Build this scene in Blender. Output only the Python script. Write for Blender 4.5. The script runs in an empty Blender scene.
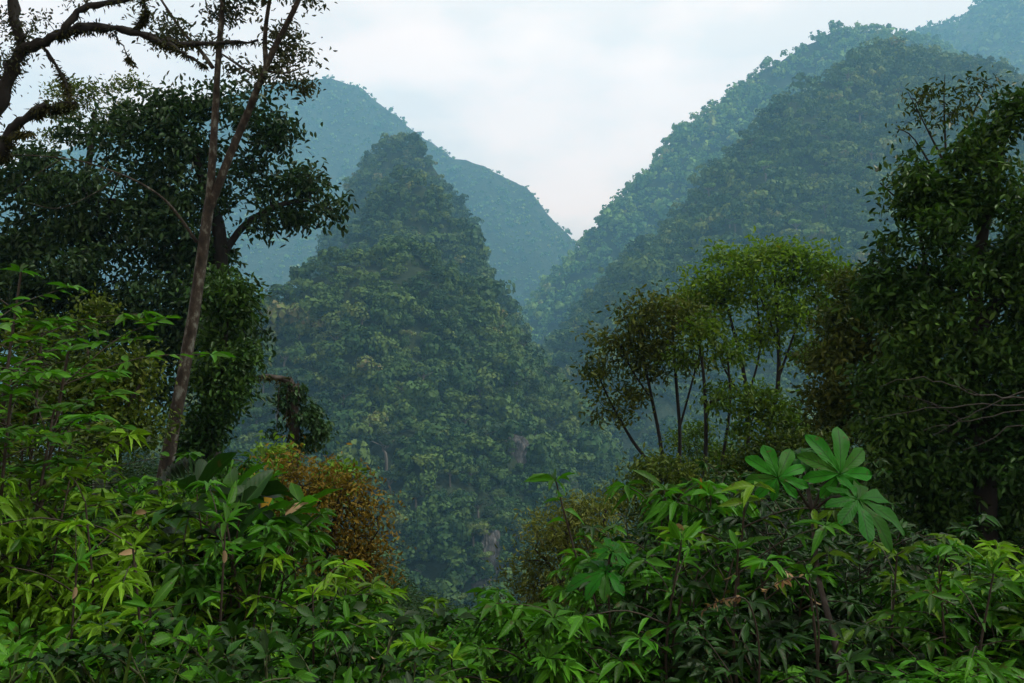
import bpy, math, random
import numpy as np

# ------------------------------------------------------------------ basics
sc = bpy.context.scene
COL = sc.collection
R = math.radians
RNG = np.random.default_rng(11)
FPX = 910.0                      # focal length in pixels at 1024 wide

def P(px, py, Y):                # photo measurement -> metres, at distance Y
    return np.array([(px - 512) / FPX * Y, Y, (341.5 - py) / FPX * Y])

def nrm(v):
    v = np.asarray(v, float)
    return v / np.maximum(np.linalg.norm(v, axis=-1, keepdims=True), 1e-9)

def tag(o, label, cat, group=None, kind=None):
    o['label'] = label; o['category'] = cat
    if group: o['group'] = group
    if kind: o['kind'] = kind
    return o

def empty(name, loc):
    o = bpy.data.objects.new(name, None); COL.objects.link(o)
    o.location = [float(c) for c in loc]; o.empty_display_size = 0.3
    return o

def mesh_data(name, V, F, mat, uv=None, attr=None, smooth=False):
    """F: list of int arrays (n,k); uv: per vertex; attr: per vertex float 'tint'"""
    me = bpy.data.meshes.new(name)
    if not isinstance(F, (list, tuple)): F = [F]
    F = [f for f in F if len(f)]
    V = np.ascontiguousarray(V, np.float32)
    loops = np.concatenate([f.reshape(-1) for f in F]).astype(np.int32)
    sizes = np.concatenate([np.full(len(f), f.shape[1], np.int32) for f in F])
    starts = np.concatenate([[0], np.cumsum(sizes)[:-1]]).astype(np.int32)
    me.vertices.add(len(V)); me.vertices.foreach_set('co', V.reshape(-1))
    me.loops.add(len(loops)); me.loops.foreach_set('vertex_index', loops)
    me.polygons.add(len(sizes)); me.polygons.foreach_set('loop_start', starts)
    if smooth: me.polygons.foreach_set('use_smooth', np.ones(len(sizes), bool))
    if uv is not None:
        l = me.uv_layers.new(name='UVMap')
        l.data.foreach_set('uv', np.asarray(uv, np.float32)[loops].reshape(-1))
    if attr is not None:
        a = me.attributes.new('tint', 'FLOAT', 'POINT')
        a.data.foreach_set('value', np.asarray(attr, np.float32))
    me.materials.append(mat)
    me.update(calc_edges=True)
    return me

def mobj(name, me, parent=None, loc=None):
    o = bpy.data.objects.new(name, me); COL.objects.link(o)
    if parent: o.parent = parent
    if loc is not None: o.location = [float(c) for c in loc]
    return o

def copy_tree(o, parent=None):
    c = o.copy(); COL.objects.link(c)
    if parent: c.parent = parent
    for ch in o.children: copy_tree(ch, c)
    return c

# ------------------------------------------------------------------ noise
_perm = np.random.default_rng(3).permutation(256)
_grad = nrm(np.random.default_rng(4).normal(size=(256, 3)))
def noise3(p):
    p = np.asarray(p, float); i = np.floor(p).astype(int); f = p - i
    u = f * f * f * (f * (f * 6 - 15) + 10)
    out = 0
    for dx in (0, 1):
        for dy in (0, 1):
            for dz in (0, 1):
                h = _perm[(_perm[(_perm[(i[..., 0] + dx) & 255] + i[..., 1] + dy) & 255] + i[..., 2] + dz) & 255]
                g = _grad[h]
                d = f - np.array([dx, dy, dz])
                w = (u[..., 0] if dx else 1 - u[..., 0]) * (u[..., 1] if dy else 1 - u[..., 1]) * (u[..., 2] if dz else 1 - u[..., 2])
                out = out + w * (g * d).sum(-1)
    return out
def fbm(p, oct=4):
    s = 0; a = 1.0; p = np.asarray(p, float)
    for k in range(oct):
        s = s + a * noise3(p * 2 ** k + 17.3 * k); a *= .5
    return s

# ------------------------------------------------------------------ materials
def new_mat(name):
    m = bpy.data.materials.new(name); m.use_nodes = True
    nt = m.node_tree; nt.nodes.clear()
    out = nt.nodes.new('ShaderNodeOutputMaterial')
    return m, nt, out
def N(nt, t, **kw):
    n = nt.nodes.new(t)
    for k, v in kw.items():
        if k.startswith('i_'): n.inputs[int(k[2:])].default_value = v
        else: setattr(n, k, v)
    return n
def ramp(nt, stops):
    n = nt.nodes.new('ShaderNodeValToRGB'); e = n.color_ramp.elements
    e[0].position, e[0].color = stops[0][0], (*stops[0][1], 1)
    e[1].position, e[1].color = stops[-1][0], (*stops[-1][1], 1)
    for p, c in stops[1:-1]:
        x = e.new(p); x.color = (*c, 1)
    return n
def mathn(nt, op, a, b):
    n = nt.nodes.new('ShaderNodeMath'); n.operation = op
    for k, v in ((0, a), (1, b)):
        if isinstance(v, (int, float)): n.inputs[k].default_value = v
        else: nt.links.new(v, n.inputs[k])
    return n.outputs[0]

def leaf_mat(name, stops, rough=.5, transl=.3, scale=.6, veins=False, vfreq=45, vamt=.28, vmul=1.7, tint=False, spec=.12):
    """leaf: colour differs leaf by leaf and clump by clump; light passes through; veins on near leaves"""
    m, nt, out = new_mat(name); L = nt.links.new
    geo = N(nt, 'ShaderNodeNewGeometry'); tc = N(nt, 'ShaderNodeTexCoord')
    nz = N(nt, 'ShaderNodeTexNoise'); nz.inputs['Scale'].default_value = scale; nz.inputs['Detail'].default_value = 3
    L(tc.outputs['Object'], nz.inputs['Vector'])
    f = mathn(nt, 'MULTIPLY', geo.outputs['Random Per Island'], .55)
    nn = mathn(nt, 'MULTIPLY', mathn(nt, 'SUBTRACT', nz.outputs['Fac'], .2), .75)
    f = mathn(nt, 'ADD', f, nn)
    if tint:
        at = N(nt, 'ShaderNodeAttribute', attribute_name='tint')
        f = mathn(nt, 'ADD', mathn(nt, 'MULTIPLY', f, .45), mathn(nt, 'MULTIPLY', at.outputs['Fac'], .6))
    cr = ramp(nt, stops); L(f, cr.inputs['Fac'])
    oi = N(nt, 'ShaderNodeObjectInfo')
    hsv = N(nt, 'ShaderNodeHueSaturation'); L(cr.outputs['Color'], hsv.inputs['Color'])
    L(mathn(nt, 'ADD', mathn(nt, 'MULTIPLY', oi.outputs['Random'], .75), .55), hsv.inputs['Value'])
    L(mathn(nt, 'ADD', mathn(nt, 'MULTIPLY', geo.outputs['Random Per Island'], .03), .485), hsv.inputs['Hue'])
    col = hsv.outputs['Color']
    bs = N(nt, 'ShaderNodeBsdfPrincipled'); bs.inputs['Roughness'].default_value = rough
    bs.inputs['Specular IOR Level'].default_value = spec
    if veins:
        uv = N(nt, 'ShaderNodeUVMap'); sx = N(nt, 'ShaderNodeSeparateXYZ'); L(uv.outputs['UV'], sx.inputs[0])
        a = mathn(nt, 'ABSOLUTE', mathn(nt, 'SUBTRACT', sx.outputs[0], .5), 0)
        mid = mathn(nt, 'LESS_THAN', a, .035)
        w = mathn(nt, 'SINE', mathn(nt, 'MULTIPLY', mathn(nt, 'SUBTRACT', sx.outputs[1], mathn(nt, 'MULTIPLY', a, .45)), vfreq), 0)
        v2 = mathn(nt, 'MULTIPLY', mathn(nt, 'GREATER_THAN', w, .9), vamt)
        vf = mathn(nt, 'MAXIMUM', mid, v2)
        mx = N(nt, 'ShaderNodeMix', data_type='RGBA', blend_type='MIX'); L(vf, mx.inputs[0])
        L(col, mx.inputs[6])
        br = N(nt, 'ShaderNodeMix', data_type='RGBA', blend_type='MULTIPLY'); br.inputs[0].default_value = 1
        L(col, br.inputs[6]); br.inputs[7].default_value = (vmul, vmul * .9, vmul * .82, 1)
        L(br.outputs[2], mx.inputs[7]); col = mx.outputs[2]
        # blotches: browned spots on some of the leaf
        n2 = N(nt, 'ShaderNodeTexNoise'); n2.inputs['Scale'].default_value = 23; n2.inputs['Detail'].default_value = 2
        L(tc.outputs['Object'], n2.inputs['Vector'])
        sp = mathn(nt, 'MULTIPLY', mathn(nt, 'GREATER_THAN', n2.outputs['Fac'], .67), .6)
        m3 = N(nt, 'ShaderNodeMix', data_type='RGBA'); L(sp, m3.inputs[0]); L(col, m3.inputs[6]); m3.inputs[7].default_value = (.05, .04, .012, 1)
        col = m3.outputs[2]
        bp = N(nt, 'ShaderNodeBump'); bp.inputs['Strength'].default_value = .12; bp.inputs['Distance'].default_value = .003
        L(mathn(nt, 'ADD', w, nz.outputs['Fac']), bp.inputs['Height']); L(bp.outputs[0], bs.inputs['Normal'])
    L(col, bs.inputs['Base Color'])
    if transl > 0:
        tr = N(nt, 'ShaderNodeBsdfTranslucent')
        g = N(nt, 'ShaderNodeMix', data_type='RGBA', blend_type='MULTIPLY'); g.inputs[0].default_value = 1
        L(col, g.inputs[6]); g.inputs[7].default_value = (1.15, 1.3, .5, 1); L(g.outputs[2], tr.inputs['Color'])
        ms = N(nt, 'ShaderNodeMixShader'); ms.inputs[0].default_value = transl
        L(bs.outputs[0], ms.inputs[1]); L(tr.outputs[0], ms.inputs[2]); L(ms.outputs[0], out.inputs[0])
    else:
        L(bs.outputs[0], out.inputs[0])
    return m

def rough_mat(name, stops, scale=3, rough=.9, bump=.4, stretch=(1, 1, 1), detail=6, dist=.02):
    m, nt, out = new_mat(name); L = nt.links.new
    tc = N(nt, 'ShaderNodeTexCoord'); mp = N(nt, 'ShaderNodeMapping'); mp.inputs['Scale'].default_value = stretch
    L(tc.outputs['Object'], mp.inputs[0])
    nz = N(nt, 'ShaderNodeTexNoise'); nz.inputs['Scale'].default_value = scale; nz.inputs['Detail'].default_value = detail
    nz.inputs['Roughness'].default_value = .65
    L(mp.outputs[0], nz.inputs['Vector'])
    cr = ramp(nt, stops); L(nz.outputs['Fac'], cr.inputs['Fac'])
    bs = N(nt, 'ShaderNodeBsdfPrincipled'); bs.inputs['Roughness'].default_value = rough
    bs.inputs['Specular IOR Level'].default_value = .25
    L(cr.outputs['Color'], bs.inputs['Base Color'])
    bp = N(nt, 'ShaderNodeBump'); bp.inputs['Strength'].default_value = bump; bp.inputs['Distance'].default_value = dist
    L(nz.outputs['Fac'], bp.inputs['Height']); L(bp.outputs[0], bs.inputs['Normal'])
    L(bs.outputs[0], out.inputs[0])
    return m

def G(*c): return c
M = {}
M['dark_leaf']  = leaf_mat('dark_glossy_leaf', [(.15, (0.01, 0.02601, 0.01)), (.5, (0.02201, 0.05503, 0.01801)), (.85, (0.04502, 0.08504, 0.02201))], .42, .22, .35)
M['olive_leaf'] = leaf_mat('olive_leaf', [(.15, (0.023, 0.046, 0.00805)), (.5, (0.0644, 0.1012, 0.0138)), (.9, (0.1495, 0.161, 0.023))], .5, .3, .5)
M['sparse_leaf']= leaf_mat('grey_olive_leaf', [(.15, (0.016, 0.024, 0.012)), (.5, (0.036, 0.0464, 0.0224)), (.9, (0.064, 0.068, 0.032))], .55, .25, .5)
M['gold_leaf']  = leaf_mat('yellow_olive_leaf', [(.15, (0.02602, 0.07291, 0.007392)), (.5, (0.07434, 0.1588, 0.01267)), (.8, (0.1487, 0.2344, 0.01901)), (.97, (0.2231, 0.1692, 0.01901))], .45, .35, .6)
M['rust_leaf']  = leaf_mat('rust_brown_leaf', [(.15, (0.05525, 0.04471, 0.008)), (.45, (0.1105, 0.07949, 0.011)), (.7, (0.1658, 0.1056, 0.014)), (.95, (0.0663, 0.09315, 0.012))], .6, .3, 2.2)
M['small_leaf'] = leaf_mat('small_green_leaf', [(.15, (0.01042, 0.02976, 0.00372)), (.5, (0.0372, 0.0744, 0.00744)), (.85, (0.1116, 0.1414, 0.01637)), (.98, (0.2083, 0.1637, 0.02976))], .48, .3, .7)
M['night_leaf'] = leaf_mat('deep_green_leaf', [(.15, (0.005992, 0.02176, 0.00454)), (.5, (0.01677, 0.04895, 0.007946)), (.85, (0.05392, 0.102, 0.01362)), (1, (0.1437, 0.1088, 0.01362))], .4, .2, .5)
M['fine_leaf']  = leaf_mat('feathery_olive_leaf', [(.15, (0.045, 0.069, 0.015)), (.5, (0.105, 0.132, 0.0255)), (.85, (0.18, 0.1875, 0.045)), (.97, (0.48, 0.45, 0.27))], .6, .3, 2.2)
M['lance']      = leaf_mat('long_green_leaf', [(.15, (0.01657, 0.071, 0.005918)), (.5, (0.03786, 0.148, 0.008284)), (.85, (0.09467, 0.2307, 0.0142)), (1, (0.2366, 0.2012, 0.02366))], .45, .34, 1.2, veins=True)
M['lime']       = leaf_mat('lime_green_leaf', [(.15, (0.041, 0.1162, 0.006835)), (.5, (0.1025, 0.2324, 0.01094)), (.85, (0.205, 0.3554, 0.01914)), (1, (0.3281, 0.2735, 0.02735))], .45, .38, 1.2, veins=True)
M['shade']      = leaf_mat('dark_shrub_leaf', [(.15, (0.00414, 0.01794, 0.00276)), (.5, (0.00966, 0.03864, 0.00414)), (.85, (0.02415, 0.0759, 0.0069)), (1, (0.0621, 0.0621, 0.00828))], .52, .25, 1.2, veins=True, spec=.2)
M['palm']       = leaf_mat('palmate_leaf', [(.1, (0.00576, 0.0558, 0.0014)), (.6, (0.01152, 0.0868, 0.0021)), (1, (0.02688, 0.1318, 0.0035))], .55, .25, 2, veins=True, vfreq=55, vamt=.2, vmul=.5)
M['dry']        = leaf_mat('withered_leaf', [(.1, (.12, .07, .03)), (.5, (.24, .17, .09)), (1, (.34, .30, .20))], .8, .2, 2)
M['orange']     = leaf_mat('yellowing_leaf', [(.1, (.20, .10, .012)), (.5, (.26, .16, .02)), (1, (.22, .06, .012))], .6, .3, 2)
M['moss']       = leaf_mat('moss_tuft', [(.15, (.012, .016, .006)), (.5, (.03, .034, .010)), (.9, (.07, .065, .018))], .9, .15, 1.2)
M['grass']      = leaf_mat('grass_blade', [(.1, (.02, .06, .006)), (.5, (.045, .10, .008)), (.9, (.09, .14, .012))], .5, .35, 1)
M['litter']     = leaf_mat('undergrowth_leaf', [(.15, (0.0042, 0.014, 0.0021)), (.5, (0.0098, 0.0315, 0.0035)), (.85, (0.0245, 0.056, 0.007)), (1, (0.07, 0.049, 0.0126))], .5, .25, .8)
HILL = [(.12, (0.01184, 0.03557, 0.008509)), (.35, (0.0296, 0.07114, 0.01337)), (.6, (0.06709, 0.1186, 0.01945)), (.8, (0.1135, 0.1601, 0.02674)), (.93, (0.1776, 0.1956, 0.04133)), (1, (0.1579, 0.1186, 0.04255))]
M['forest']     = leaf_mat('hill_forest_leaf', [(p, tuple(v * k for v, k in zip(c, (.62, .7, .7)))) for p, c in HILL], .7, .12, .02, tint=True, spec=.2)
M['bark_pale']  = rough_mat('blotched_bark', [(.34, (0.007862, 0.006192, 0.004275)), (.46, (0.02022, 0.01625, 0.01111)), (.55, (0.0365, 0.03096, 0.02137)), (.60, (0.07862, 0.08127, 0.06413)), (.72, (0.1404, 0.1587, 0.1411))], 6.5, .85, .8, (1, 1, .6))
M['bark_dark']  = rough_mat('dark_bark', [(.3, (0.00546, 0.005625, 0.00512)), (.55, (0.01365, 0.0135, 0.01152)), (.75, (0.0273, 0.02812, 0.02304))], 8, .9, .6, (1, 1, .3))
M['bark_grey']  = rough_mat('grey_bark', [(.3, (0.018, 0.0154, 0.01275)), (.55, (0.042, 0.0364, 0.03)), (.75, (0.096, 0.091, 0.075))], 8, .9, .5, (1, 1, .3))
M['twig']       = rough_mat('bare_twig', [(.3, (0.0153, 0.01368, 0.0114)), (.7, (0.04335, 0.0399, 0.0342))], 12, .85, .3)
M['stem']       = rough_mat('shrub_stem', [(.3, (0.0132, 0.0104, 0.007)), (.7, (0.036, 0.02925, 0.0182))], 14, .7, .3)
M['stem_green'] = rough_mat('green_stem', [(.3, (.02, .028, .010)), (.7, (.05, .065, .02))], 14, .6, .3)
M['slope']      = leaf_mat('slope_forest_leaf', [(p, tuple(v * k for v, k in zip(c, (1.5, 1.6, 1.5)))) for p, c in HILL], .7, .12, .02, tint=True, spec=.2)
M['far_bark']   = rough_mat('pale_hill_trunk', [(.3, (.07, .06, .05)), (.7, (.17, .155, .13))], 1, .9, .2)
M['soil']       = rough_mat('forest_floor', [(.3, (.010, .012, .005)), (.5, (.022, .024, .010)), (.7, (.04, .034, .018))], 1.5, 1, .8, dist=.05)
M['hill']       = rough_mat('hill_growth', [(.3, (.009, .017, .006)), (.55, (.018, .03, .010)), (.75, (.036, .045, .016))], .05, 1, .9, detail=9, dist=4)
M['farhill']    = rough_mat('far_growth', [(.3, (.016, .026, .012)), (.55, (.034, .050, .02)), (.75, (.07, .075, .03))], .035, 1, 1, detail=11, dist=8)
M['rock']       = rough_mat('pale_rock', [(.32, (0.021, 0.02025, 0.01716)), (.5, (0.0595, 0.05625, 0.05148)), (.68, (0.154, 0.1537, 0.1482))], .5, .95, .8, (1, 1, .35), dist=.6)

# ------------------------------------------------------------------ leaf shapes: (side, axis, normal)
def lance_template(rows, fold=.12, droop=.3, wave=0.):
    t = np.array([r[0] for r in rows]); w = np.array([r[1] for r in rows])
    V = []; uv = []
    for i, (ti, wi) in enumerate(zip(t, w)):
        for k, s in enumerate((-1, 0, 1)):
            V.append((s * wi, ti, fold * abs(s) * wi - droop * ti * ti + wave * math.sin(9 * ti + 2 * s) * abs(s)))
            uv.append((.5 + .5 * s * max(wi, .05), ti))
    F = []
    for i in range(len(t) - 1):
        for k in range(2):
            a = i * 3 + k
            F.append((a, a + 1, a + 4, a + 3))
    return np.array(V), np.array(F), np.array(uv)
LANCE = [(0, .03), (.12, .45), (.35, 1), (.65, .75), (.88, .3), (1.0, .01)]
OVAL  = [(0, .03), (.12, .6), (.38, 1), (.68, .82), (.88, .4), (1.0, .01)]
T_LANCE = [lance_template(LANCE, .18, d, .03) for d in (.15, .35, .6, .85)]
T_OVAL  = [lance_template(OVAL, .16, d, .04) for d in (.1, .3, .5)]
def kite(fold=.25, droop=.15):
    V = np.array([(0, 0, 0), (1, .45, fold), (0, 1, -droop), (-1, .45, fold)])
    F = np.array([(0, 1, 2), (0, 2, 3)]); uv = np.array([(.5, 0), (1, .45), (.5, 1), (0, .45)])
    return V, F, uv
T_KITE = [kite(.2, .1), kite(.35, .3), kite(.1, .0)]
HEXA = (np.array([(0, 0, 0), (.75, .22, .15), (.95, .6, .12), (0, 1, -.12), (-.95, .6, .12), (-.75, .22, .15)]),
        np.array([(0, 1, 2, 3), (0, 3, 4, 5)]), np.array([(.5, 0), (.9, .2), (1, .6), (.5, 1), (0, .6), (.1, .2)]))
T_HEX = [HEXA]
def oval6(fold, droop):
    return (np.array([(0, 0, 0), (.8, .28, fold), (.9, .62, fold - droop * .4), (0, 1, -droop), (-.9, .62, fold - droop * .4), (-.8, .28, fold)]),
            np.array([(0, 1, 2, 3), (0, 3, 4, 5)]), np.array([(.5, 0), (.9, .28), (.95, .62), (.5, 1), (.05, .62), (.1, .28)]))
T_LEAF = [oval6(.22, .1), oval6(.4, .3), oval6(.12, 0.)]

def place(templates, pos, axis, up, length, width, rng=RNG):
    """put one leaf per row; returns V,F,UV"""
    n = len(pos); axis = nrm(axis)
    side = np.cross(axis, up); side = nrm(side); nor = np.cross(side, axis)
    length = np.broadcast_to(np.asarray(length, float), n); width = np.broadcast_to(np.asarray(width, float), n)
    pick = rng.integers(0, len(templates), n)
    Vs, Fs, Us = [], [], []; off = 0
    for k, (tv, tf, tu) in enumerate(templates):
        ix = np.where(pick == k)[0]
        if not len(ix): continue
        v = (pos[ix, None, :] + tv[None, :, 0, None] * (side[ix] * (width[ix] * .5)[:, None])[:, None, :]
             + tv[None, :, 1, None] * (axis[ix] * length[ix][:, None])[:, None, :]
             + tv[None, :, 2, None] * (nor[ix] * (length[ix] * .5)[:, None])[:, None, :])
        f = tf[None] + (np.arange(len(ix)) * len(tv))[:, None, None] + off
        Vs.append(v.reshape(-1, 3)); Fs.append(f.reshape(-1, tf.shape[1])); Us.append(np.tile(tu, (len(ix), 1)))
        off += len(ix) * len(tv)
    return np.concatenate(Vs), np.concatenate(Fs), np.concatenate(Us)

# ------------------------------------------------------------------ wood
def tube_path(pts, rad, sides=6, rough=0., rng=RNG):
    pts = np.asarray(pts, float); rad = np.asarray(rad, float); n = len(pts)
    tan = nrm(np.gradient(pts, axis=0))
    ref = np.array([1., 0, 0]) if abs(tan[:, 0]).mean() < .8 else np.array([0, 1., 0])
    a = nrm(np.cross(tan, ref)); b = np.cross(tan, a)
    th = np.arange(sides) / sides * 2 * np.pi
    rr = rad[:, None] * (1 + rough * rng.normal(size=(n, sides)))
    V = pts[:, None] + rr[..., None] * (np.cos(th)[None, :, None] * a[:, None] + np.sin(th)[None, :, None] * b[:, None])
    V = V.reshape(-1, 3)
    i = np.arange(n - 1)[:, None] * sides; k = np.arange(sides)[None]; k2 = (k + 1) % sides
    F = np.stack([i + k, i + k2, i + sides + k2, i + sides + k], -1).reshape(-1, 4)
    return V, F
class Wood:
    def __init__(s): s.V = []; s.F = []; s.n = 0
    def add(s, pts, rad, sides=6, rough=0.):
        if len(pts) < 2: return
        v, f = tube_path(pts, rad, sides, rough); s.V.append(v); s.F.append(f + s.n); s.n += len(v)
    def data(s, name, mat): return mesh_data(name, np.concatenate(s.V), np.concatenate(s.F), mat, smooth=True)

def smooth_path(pts, k=5):
    """Catmull-Rom through the points"""
    p = np.asarray(pts, float); p = np.vstack([2 * p[0] - p[1], p, 2 * p[-1] - p[-2]]); out = []
    for i in range(1, len(p) - 2):
        for t in np.arange(k) / k:
            out.append(.5 * (2 * p[i] + (p[i + 1] - p[i - 1]) * t + (2 * p[i - 1] - 5 * p[i] + 4 * p[i + 1] - p[i + 2]) * t * t
                             + (3 * p[i] - p[i - 1] - 3 * p[i + 1] + p[i + 2]) * t ** 3))
    out.append(p[-2]); return np.array(out)

def skeleton(trunks, targets, rng, tip=.006, power=.5, wiggle=.06, uppen=.6, minfrom=.0):
    """trunks: list of (points, radii). Branches reach every target, each from the best node so far.
    returns Wood and the array of twig ends' directions"""
    nodes = []; par = []; base_r = []; isn = []
    for pts, rad in trunks:
        s = len(nodes)
        for i, (p, r) in enumerate(zip(pts, rad)):
            nodes.append(p); par.append(s + i - 1 if i else -1); base_r.append(r); isn.append(i >= minfrom * len(pts))
    nt = len(nodes)
    NA = np.zeros((nt + 6 * len(targets) + 4, 3)); NA[:nt] = nodes; cnt = nt
    ok = np.zeros(len(NA), bool); ok[:nt] = isn
    par = np.concatenate([par, np.zeros(len(NA) - nt, int)]).astype(int)
    T = np.asarray(targets, float)
    d0 = np.linalg.norm(T[:, None] - NA[None, :nt], axis=2).min(1)
    dirs = np.zeros_like(T)
    for q in np.argsort(d0):
        t = T[q]; d = t - NA[:cnt]; dist = np.linalg.norm(d, axis=1)
        cost = dist + uppen * np.maximum(0, -d[:, 2]) + np.where(ok[:cnt], 0, 1e6)
        j = int(np.argmin(cost)); a = NA[j]
        L = dist[j]; k = int(np.clip(round(L / .25), 1, 5)); mid = (a + t) / 2 + np.array([0, 0, .12 * L]) + rng.normal(size=3) * wiggle * L
        prev = j
        for m in range(1, k + 1):
            u = m / k; p = (1 - u) ** 2 * a + 2 * u * (1 - u) * mid + u * u * t
            NA[cnt] = p; par[cnt] = prev; ok[cnt] = True; prev = cnt; cnt += 1
        dirs[q] = t - mid
    count = np.zeros(cnt); haschild = np.zeros(cnt, bool)
    for i in range(cnt - 1, -1, -1):
        if not haschild[i]: count[i] += 1
        if par[i] >= 0: count[par[i]] += count[i]; haschild[par[i]] = True
    rad = tip * count ** power
    rad[:nt] = base_r
    for i in range(nt, cnt):
        rad[i] = min(rad[i], rad[par[i]] * .9 if par[i] >= 0 else rad[i])
    # chains
    W = Wood()
    for pts, r in trunks: W.add(pts, r, 10, .04)
    kids = [[] for _ in range(cnt)]
    for i in range(nt, cnt): kids[par[i]].append(i)
    stack = [(i, k) for i in range(cnt) for k in kids[i] if i < nt]
    while stack:
        root, k = stack.pop()
        chain = [root, k]
        while kids[k]:
            ks = sorted(kids[k], key=lambda z: -count[z])
            for z in ks[1:]: stack.append((k, z))
            k = ks[0]; chain.append(k)
        rr = rad[chain].copy(); rr[0] = min(rr[0], rr[1] * 1.15)
        W.add(NA[chain], rr, 5 if rr[1] > .02 else 4)
    return W, nrm(dirs), NA[:cnt], rad

def lobe_points(lobes, n, rng, shell=.55):
    """lobes: (px,py,rx,ry,Y[,ry_depth]) measured from the photo -> twig ends gathered in clumps through the lobes' volumes"""
    w = np.array([l[2] * l[3] for l in lobes], float); w /= w.sum(); out = []
    for l, m in zip(lobes, rng.multinomial(n, w)):
        if not m: continue
        px, py, rx, ry, Y = l[:5]; c = P(px, py, Y); k = Y / FPX
        ryd = l[5] if len(l) > 5 else (rx + ry) / 2 * k
        nc = max(1, int(round(m / 5)))
        v = nrm(rng.normal(size=(nc, 3))); r = rng.uniform(shell ** 3, 1, nc) ** (1 / 3)
        cc = v * r[:, None] * .88; q = rng.integers(0, nc, m)
        v = cc[q] + rng.normal(size=(m, 3)) * np.array([1, 1, .6]) * (.21 if nc > 1 else .5)
        out.append(c + v * np.array([rx * k, ryd, ry * k]))
    return np.concatenate(out)

def leaves_at(C, D, per, spread, L, W, rng, templates=T_LEAF, droop=.4, flat=.6, jitter=.35):
    """per leaves round every twig end C that grows along D"""
    n = len(C) * per
    c = np.repeat(C, per, 0); d = np.repeat(D, per, 0)
    r = nrm(rng.normal(size=(n, 3)))
    ax = nrm(d * .5 + r + np.array([0, 0, -droop]))
    pos = c + rng.normal(size=(n, 3)) * spread * np.array([1, 1, .75])
    up = nrm(np.array([0, 0, 1.]) * flat + rng.normal(size=(n, 3)) * .5)
    s = rng.uniform(1 - jitter, 1 + jitter, n)
    return place(templates, pos, ax, up, L * s, W * s, rng)

def tree(name, label, cat, base, trunks, lobes, seed, n_twig, per, L, W, leaf, bark, spread=None, group=None, templates=T_LEAF,
         droop=.4, shell=.55, tip=.006, power=.5, minfrom=.3, extra=None, flat=.6, uppen=.6, wiggle=.06):
    rng = np.random.default_rng(seed)
    T = lobe_points(lobes, n_twig, rng, shell)
    T = T + .0
    W_, D, NA, rad = skeleton(trunks, T, rng, tip, power, wiggle, uppen, minfrom)
    base = np.asarray(base, float)
    root = empty(name, base); tag(root, label, cat, group)
    if extra: extra(W_)
    W_.V = [v - base for v in W_.V]
    mobj('trunk', W_.data('trunk', M[bark]), root)
    if spread is None: spread = L * .9
    v, f, uv = leaves_at(T, D, per, spread, L, W, rng, templates, droop, flat)
    mobj('crown', mesh_data('crown', v - base, f, M[leaf], uv), root)
    return root

def px_trunk(pts, k=4):
    """pts: (px,py,Y,radius px) -> smooth path and radii in metres"""
    p = smooth_path([P(a, b, Y) for a, b, Y, r in pts], k)
    r = np.interp(np.linspace(0, len(pts) - 1, len(p)), range(len(pts)), [r * Y / FPX for a, b, Y, r in pts])
    return p, r

# ------------------------------------------------------------------ the ground
def gz(x, y):
    x = np.asarray(x, float); y = np.asarray(y, float)
    ang = x / np.maximum(np.abs(y) + 3, 1)
    st = np.clip((np.hypot(x * .6, y) - 2.2) / 3.2, 0, 1); z = -1.75 - 1.35 * st * st * (3 - 2 * st) - .06 * np.clip(y, -20, 40)
    gully = np.exp(-((ang + .03) / .17) ** 2)
    z = z - gully * np.clip(y - 4, 0, 40) * .2
    far = np.clip(y - 34, 0, None)
    z = z - .62 * far ** 2 / (far + 25)
    z = z + .12 * noise3(np.stack([x * .35, y * .35, 0 * x], -1)) * np.clip(y / 4, .3, 1)
    z = z + 6 * noise3(np.stack([x * .02, y * .02, 0 * x + 5], -1)) * np.clip((y - 40) / 60, 0, 1)
    floor = -232 + 14 * noise3(np.stack([x * .004, y * .004, 0 * x + 9], -1))
    return np.maximum(z, floor)
def ground():
    r = np.concatenate([np.linspace(.3, 20, 60), np.geomspace(20.6, 4750, 140)])
    th = np.linspace(-np.pi, np.pi, 241)[:-1]
    RR, TH = np.meshgrid(r, th, indexing='ij'); X = np.clip(RR * np.sin(TH), -2480, 2480); Y = np.clip(RR * np.cos(TH), -340, 4700)
    V = np.stack([X, Y, gz(X, Y)], -1).reshape(-1, 3); n, m = RR.shape
    V = np.vstack([V, [[0, 0, gz(0, 0)]]])
    i = np.arange(n - 1)[:, None] * m; k = np.arange(m)[None]; k2 = (k + 1) % m
    F = np.stack([i + k, i + m + k, i + m + k2, i + k2], -1).reshape(-1, 4)
    C = np.stack([np.full(m, n * m), np.arange(m), (np.arange(m) + 1) % m], -1)
    o = mobj('ground', mesh_data('ground', V, [F, C], M['soil'], smooth=True))
    tag(o, 'dark leaf-littered hillside floor falling away to the valley', 'ground', kind='structure')
ground()

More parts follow.
